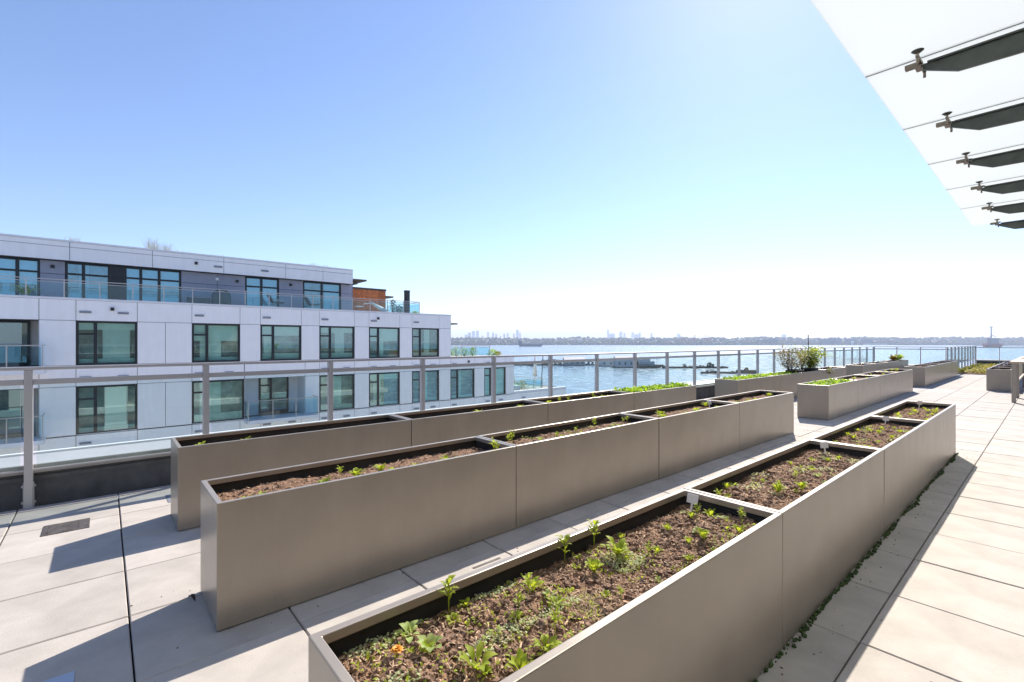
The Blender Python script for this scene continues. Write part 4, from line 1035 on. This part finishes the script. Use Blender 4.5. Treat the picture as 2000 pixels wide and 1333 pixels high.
for px0, px1, h, lab in ((1602, 1620, 40, 'blue-grey block on the far shore above the green shrub'), (1626, 1640, 44, 'taller blue-grey block right of the first one'), (1654, 1668, 42, 'blue-grey block beside the bright glint'), (1684, 1700, 38, 'blue-grey block left of the long white building'), (1480, 1500, 34, 'dark mill block on the far shore'), (1503, 1516, 42, 'taller dark mill block on the far shore')):
    A, B = P(px0, 3120), P(px1, 3120); q = MB(); obox(q, (A+B)/2, (B-A).length, 40, ZW, ZW+h); q.build('shore_block', M['hull'], label=lab, cat='building')
# skyline
TW = [(914, 920, 650), (922, 927.5, 647), (930, 935, 646), (951.5, 955, 648.5), (961, 965, 650), (967, 971, 653), (976, 979, 656), (983, 987, 652), (990, 993.5, 651), (1002, 1005.5, 652), (1008, 1013, 644.5), (1014, 1017.5, 650),
      (1186, 1189, 644), (1190, 1200, 652), (1210, 1212.3, 648), (1213.2, 1215.4, 648), (1218, 1221, 650.5), (1233.4, 1235.6, 649), (1236.6, 1238.6, 649), (1240, 1247, 653), (1248, 1251, 649.5), (1271, 1274, 651), (1323, 1328, 652), (908, 913, 654), (941, 944, 656), (1528, 1534, 653.5)]
for i, (a, b, yt) in enumerate(TW):
    d = 8600 if a < 1100 else 9200
    A, B = P(a, d), P(b, d); h = HC+(668.5-yt)/FPX*d; L = (B-A).length
    side = 'left' if a < 1100 else 'right'
    t = thing('tower_block', (A+B)/2, None, None)
    nth = ['first', 'second', 'third', 'fourth', 'fifth', 'sixth', 'seventh', 'eighth', 'ninth', 'tenth', 'eleventh', 'twelfth', 'thirteenth', 'fourteenth', 'fifteenth']
    rank = sorted([w_ for w_ in TW if (w_[0] < 1100) == (a < 1100)]).index((a, b, yt))
    tag(t, f'hazy tower, {nth[rank]} from left in the {side} skyline cluster', 'tower', f'towers of the {side} skyline cluster')
    q = MB(); obox(q, (A+B)/2, L, L, ZW, h-6); q.build('shaft', M['tower'], t)
    q = MB(); obox(q, (A+B)/2, L*.6, L*.6, h-6, h); q.build('crown', M['tower'], t)
# port cranes
def crane(px_, d, h, label, jib=1, z=ZW+2):
    c = P(px_, d); t = thing('port_crane', c, label, 'crane', 'port cranes on the far shore'); q = MB()
    for sx in (-8, 8):
        for sy in (-7, 7):
            p_ = c+UX*sx+UF*sy; q.tube((p_.x, p_.y, z), (p_.x, p_.y, z+h*.62), 1.3, 1.0, 5)
    q.build('legs', M['farred'], t)
    q = MB(); obox(q, c+UX*jib*8, 46, 4, z+h*.62, z+h*.70); q.build('boom', M['farred'], t)
    q = MB(); A = c+UX*6; B = c+UX*jib*20; q.tube((c.x, c.y, z+h*.7), (c.x, c.y, z+h), 1.2, .8, 5); q.tube((c.x, c.y, z+h), (B.x, B.y, z+h*1.02), .9, .7, 5); q.tube((c.x, c.y, z+h), (A.x-UX.x*26, A.y-UX.y*26, z+h*.68), .6, .6, 5); q.build('apex', M['farred'], t)
for i, (px_, h) in enumerate(((1334, 52), (1352, 52), (1359, 62), (1378, 64), (1386, 54))): crane(px_, 3090, h, f'hazy red port crane, {nth[i]} from left in the group', 1 if i % 2 else -1)
c = P(1936, 1900); t = thing('drydock_crane', c, 'tall grey derrick with dark hull rising above the far shore at right', 'crane')
q = MB(); q.tube((c.x, c.y, ZW), (c.x, c.y, ZW+82), 2.2, 1.6, 8); q.build('mast', M['fargrey'], t)
q = MB(); obox(q, c, 9, 5, ZW+79, ZW+82); q.build('head', M['fargrey'], t)
q = MB(); e = c+UX*18; q.tube((c.x, c.y, ZW+48), (e.x, e.y, ZW+42), 1.2, 1.2, 6); e2 = c-UX*10; q.tube((c.x, c.y, ZW+46), (e2.x, e2.y, ZW+36), 1.0, 1.0, 6); q.build('jib', M['fargrey'], t)
q = MB(); hull(q, c+UX*18+UF*10, 78, 18, ZW, ZW+14); q.build('hull', M['farred'], t); q = MB(); obox(q, c+UX*16+UF*8, 36, 12, ZW+14, ZW+36); obox(q, c+UX*16+UF*8, 60, 6, ZW+30, ZW+33); q.build('superstructure', M['fargrey'], t)
c = P(1665, 2990); q = MB(); q.tube((c.x, c.y, ZW), (c.x, c.y, ZW+10), 7, 7, 12); q.blob((c.x, c.y, ZW+18), 9, 9, 9, 0, 12, 6); q.build('storage_dome', M['cloth'], smooth=True, label='small bright white dome on the far shore', cat='dome')

# ------------------------------------------------------------------ haze
hz = bpy.data.materials.new('haze_air'); hz.use_nodes = True; n = hz.node_tree.nodes; l = hz.node_tree.links
n.remove(n['Principled BSDF']); v = n.new('ShaderNodeVolumePrincipled'); v.inputs['Color'].default_value = (.68, .79, 1, 1); v.inputs['Density'].default_value = 1.45e-4; v.inputs['Anisotropy'].default_value = .2
l.new(v.outputs[0], n['Material Output'].inputs['Volume'])
MB().box(-11000, 11000, -11000, 11000, ZW-1, 262).build('haze', hz, kind='stuff')

for o in bpy.data.objects:
    if '_w' in o: del o['_w']
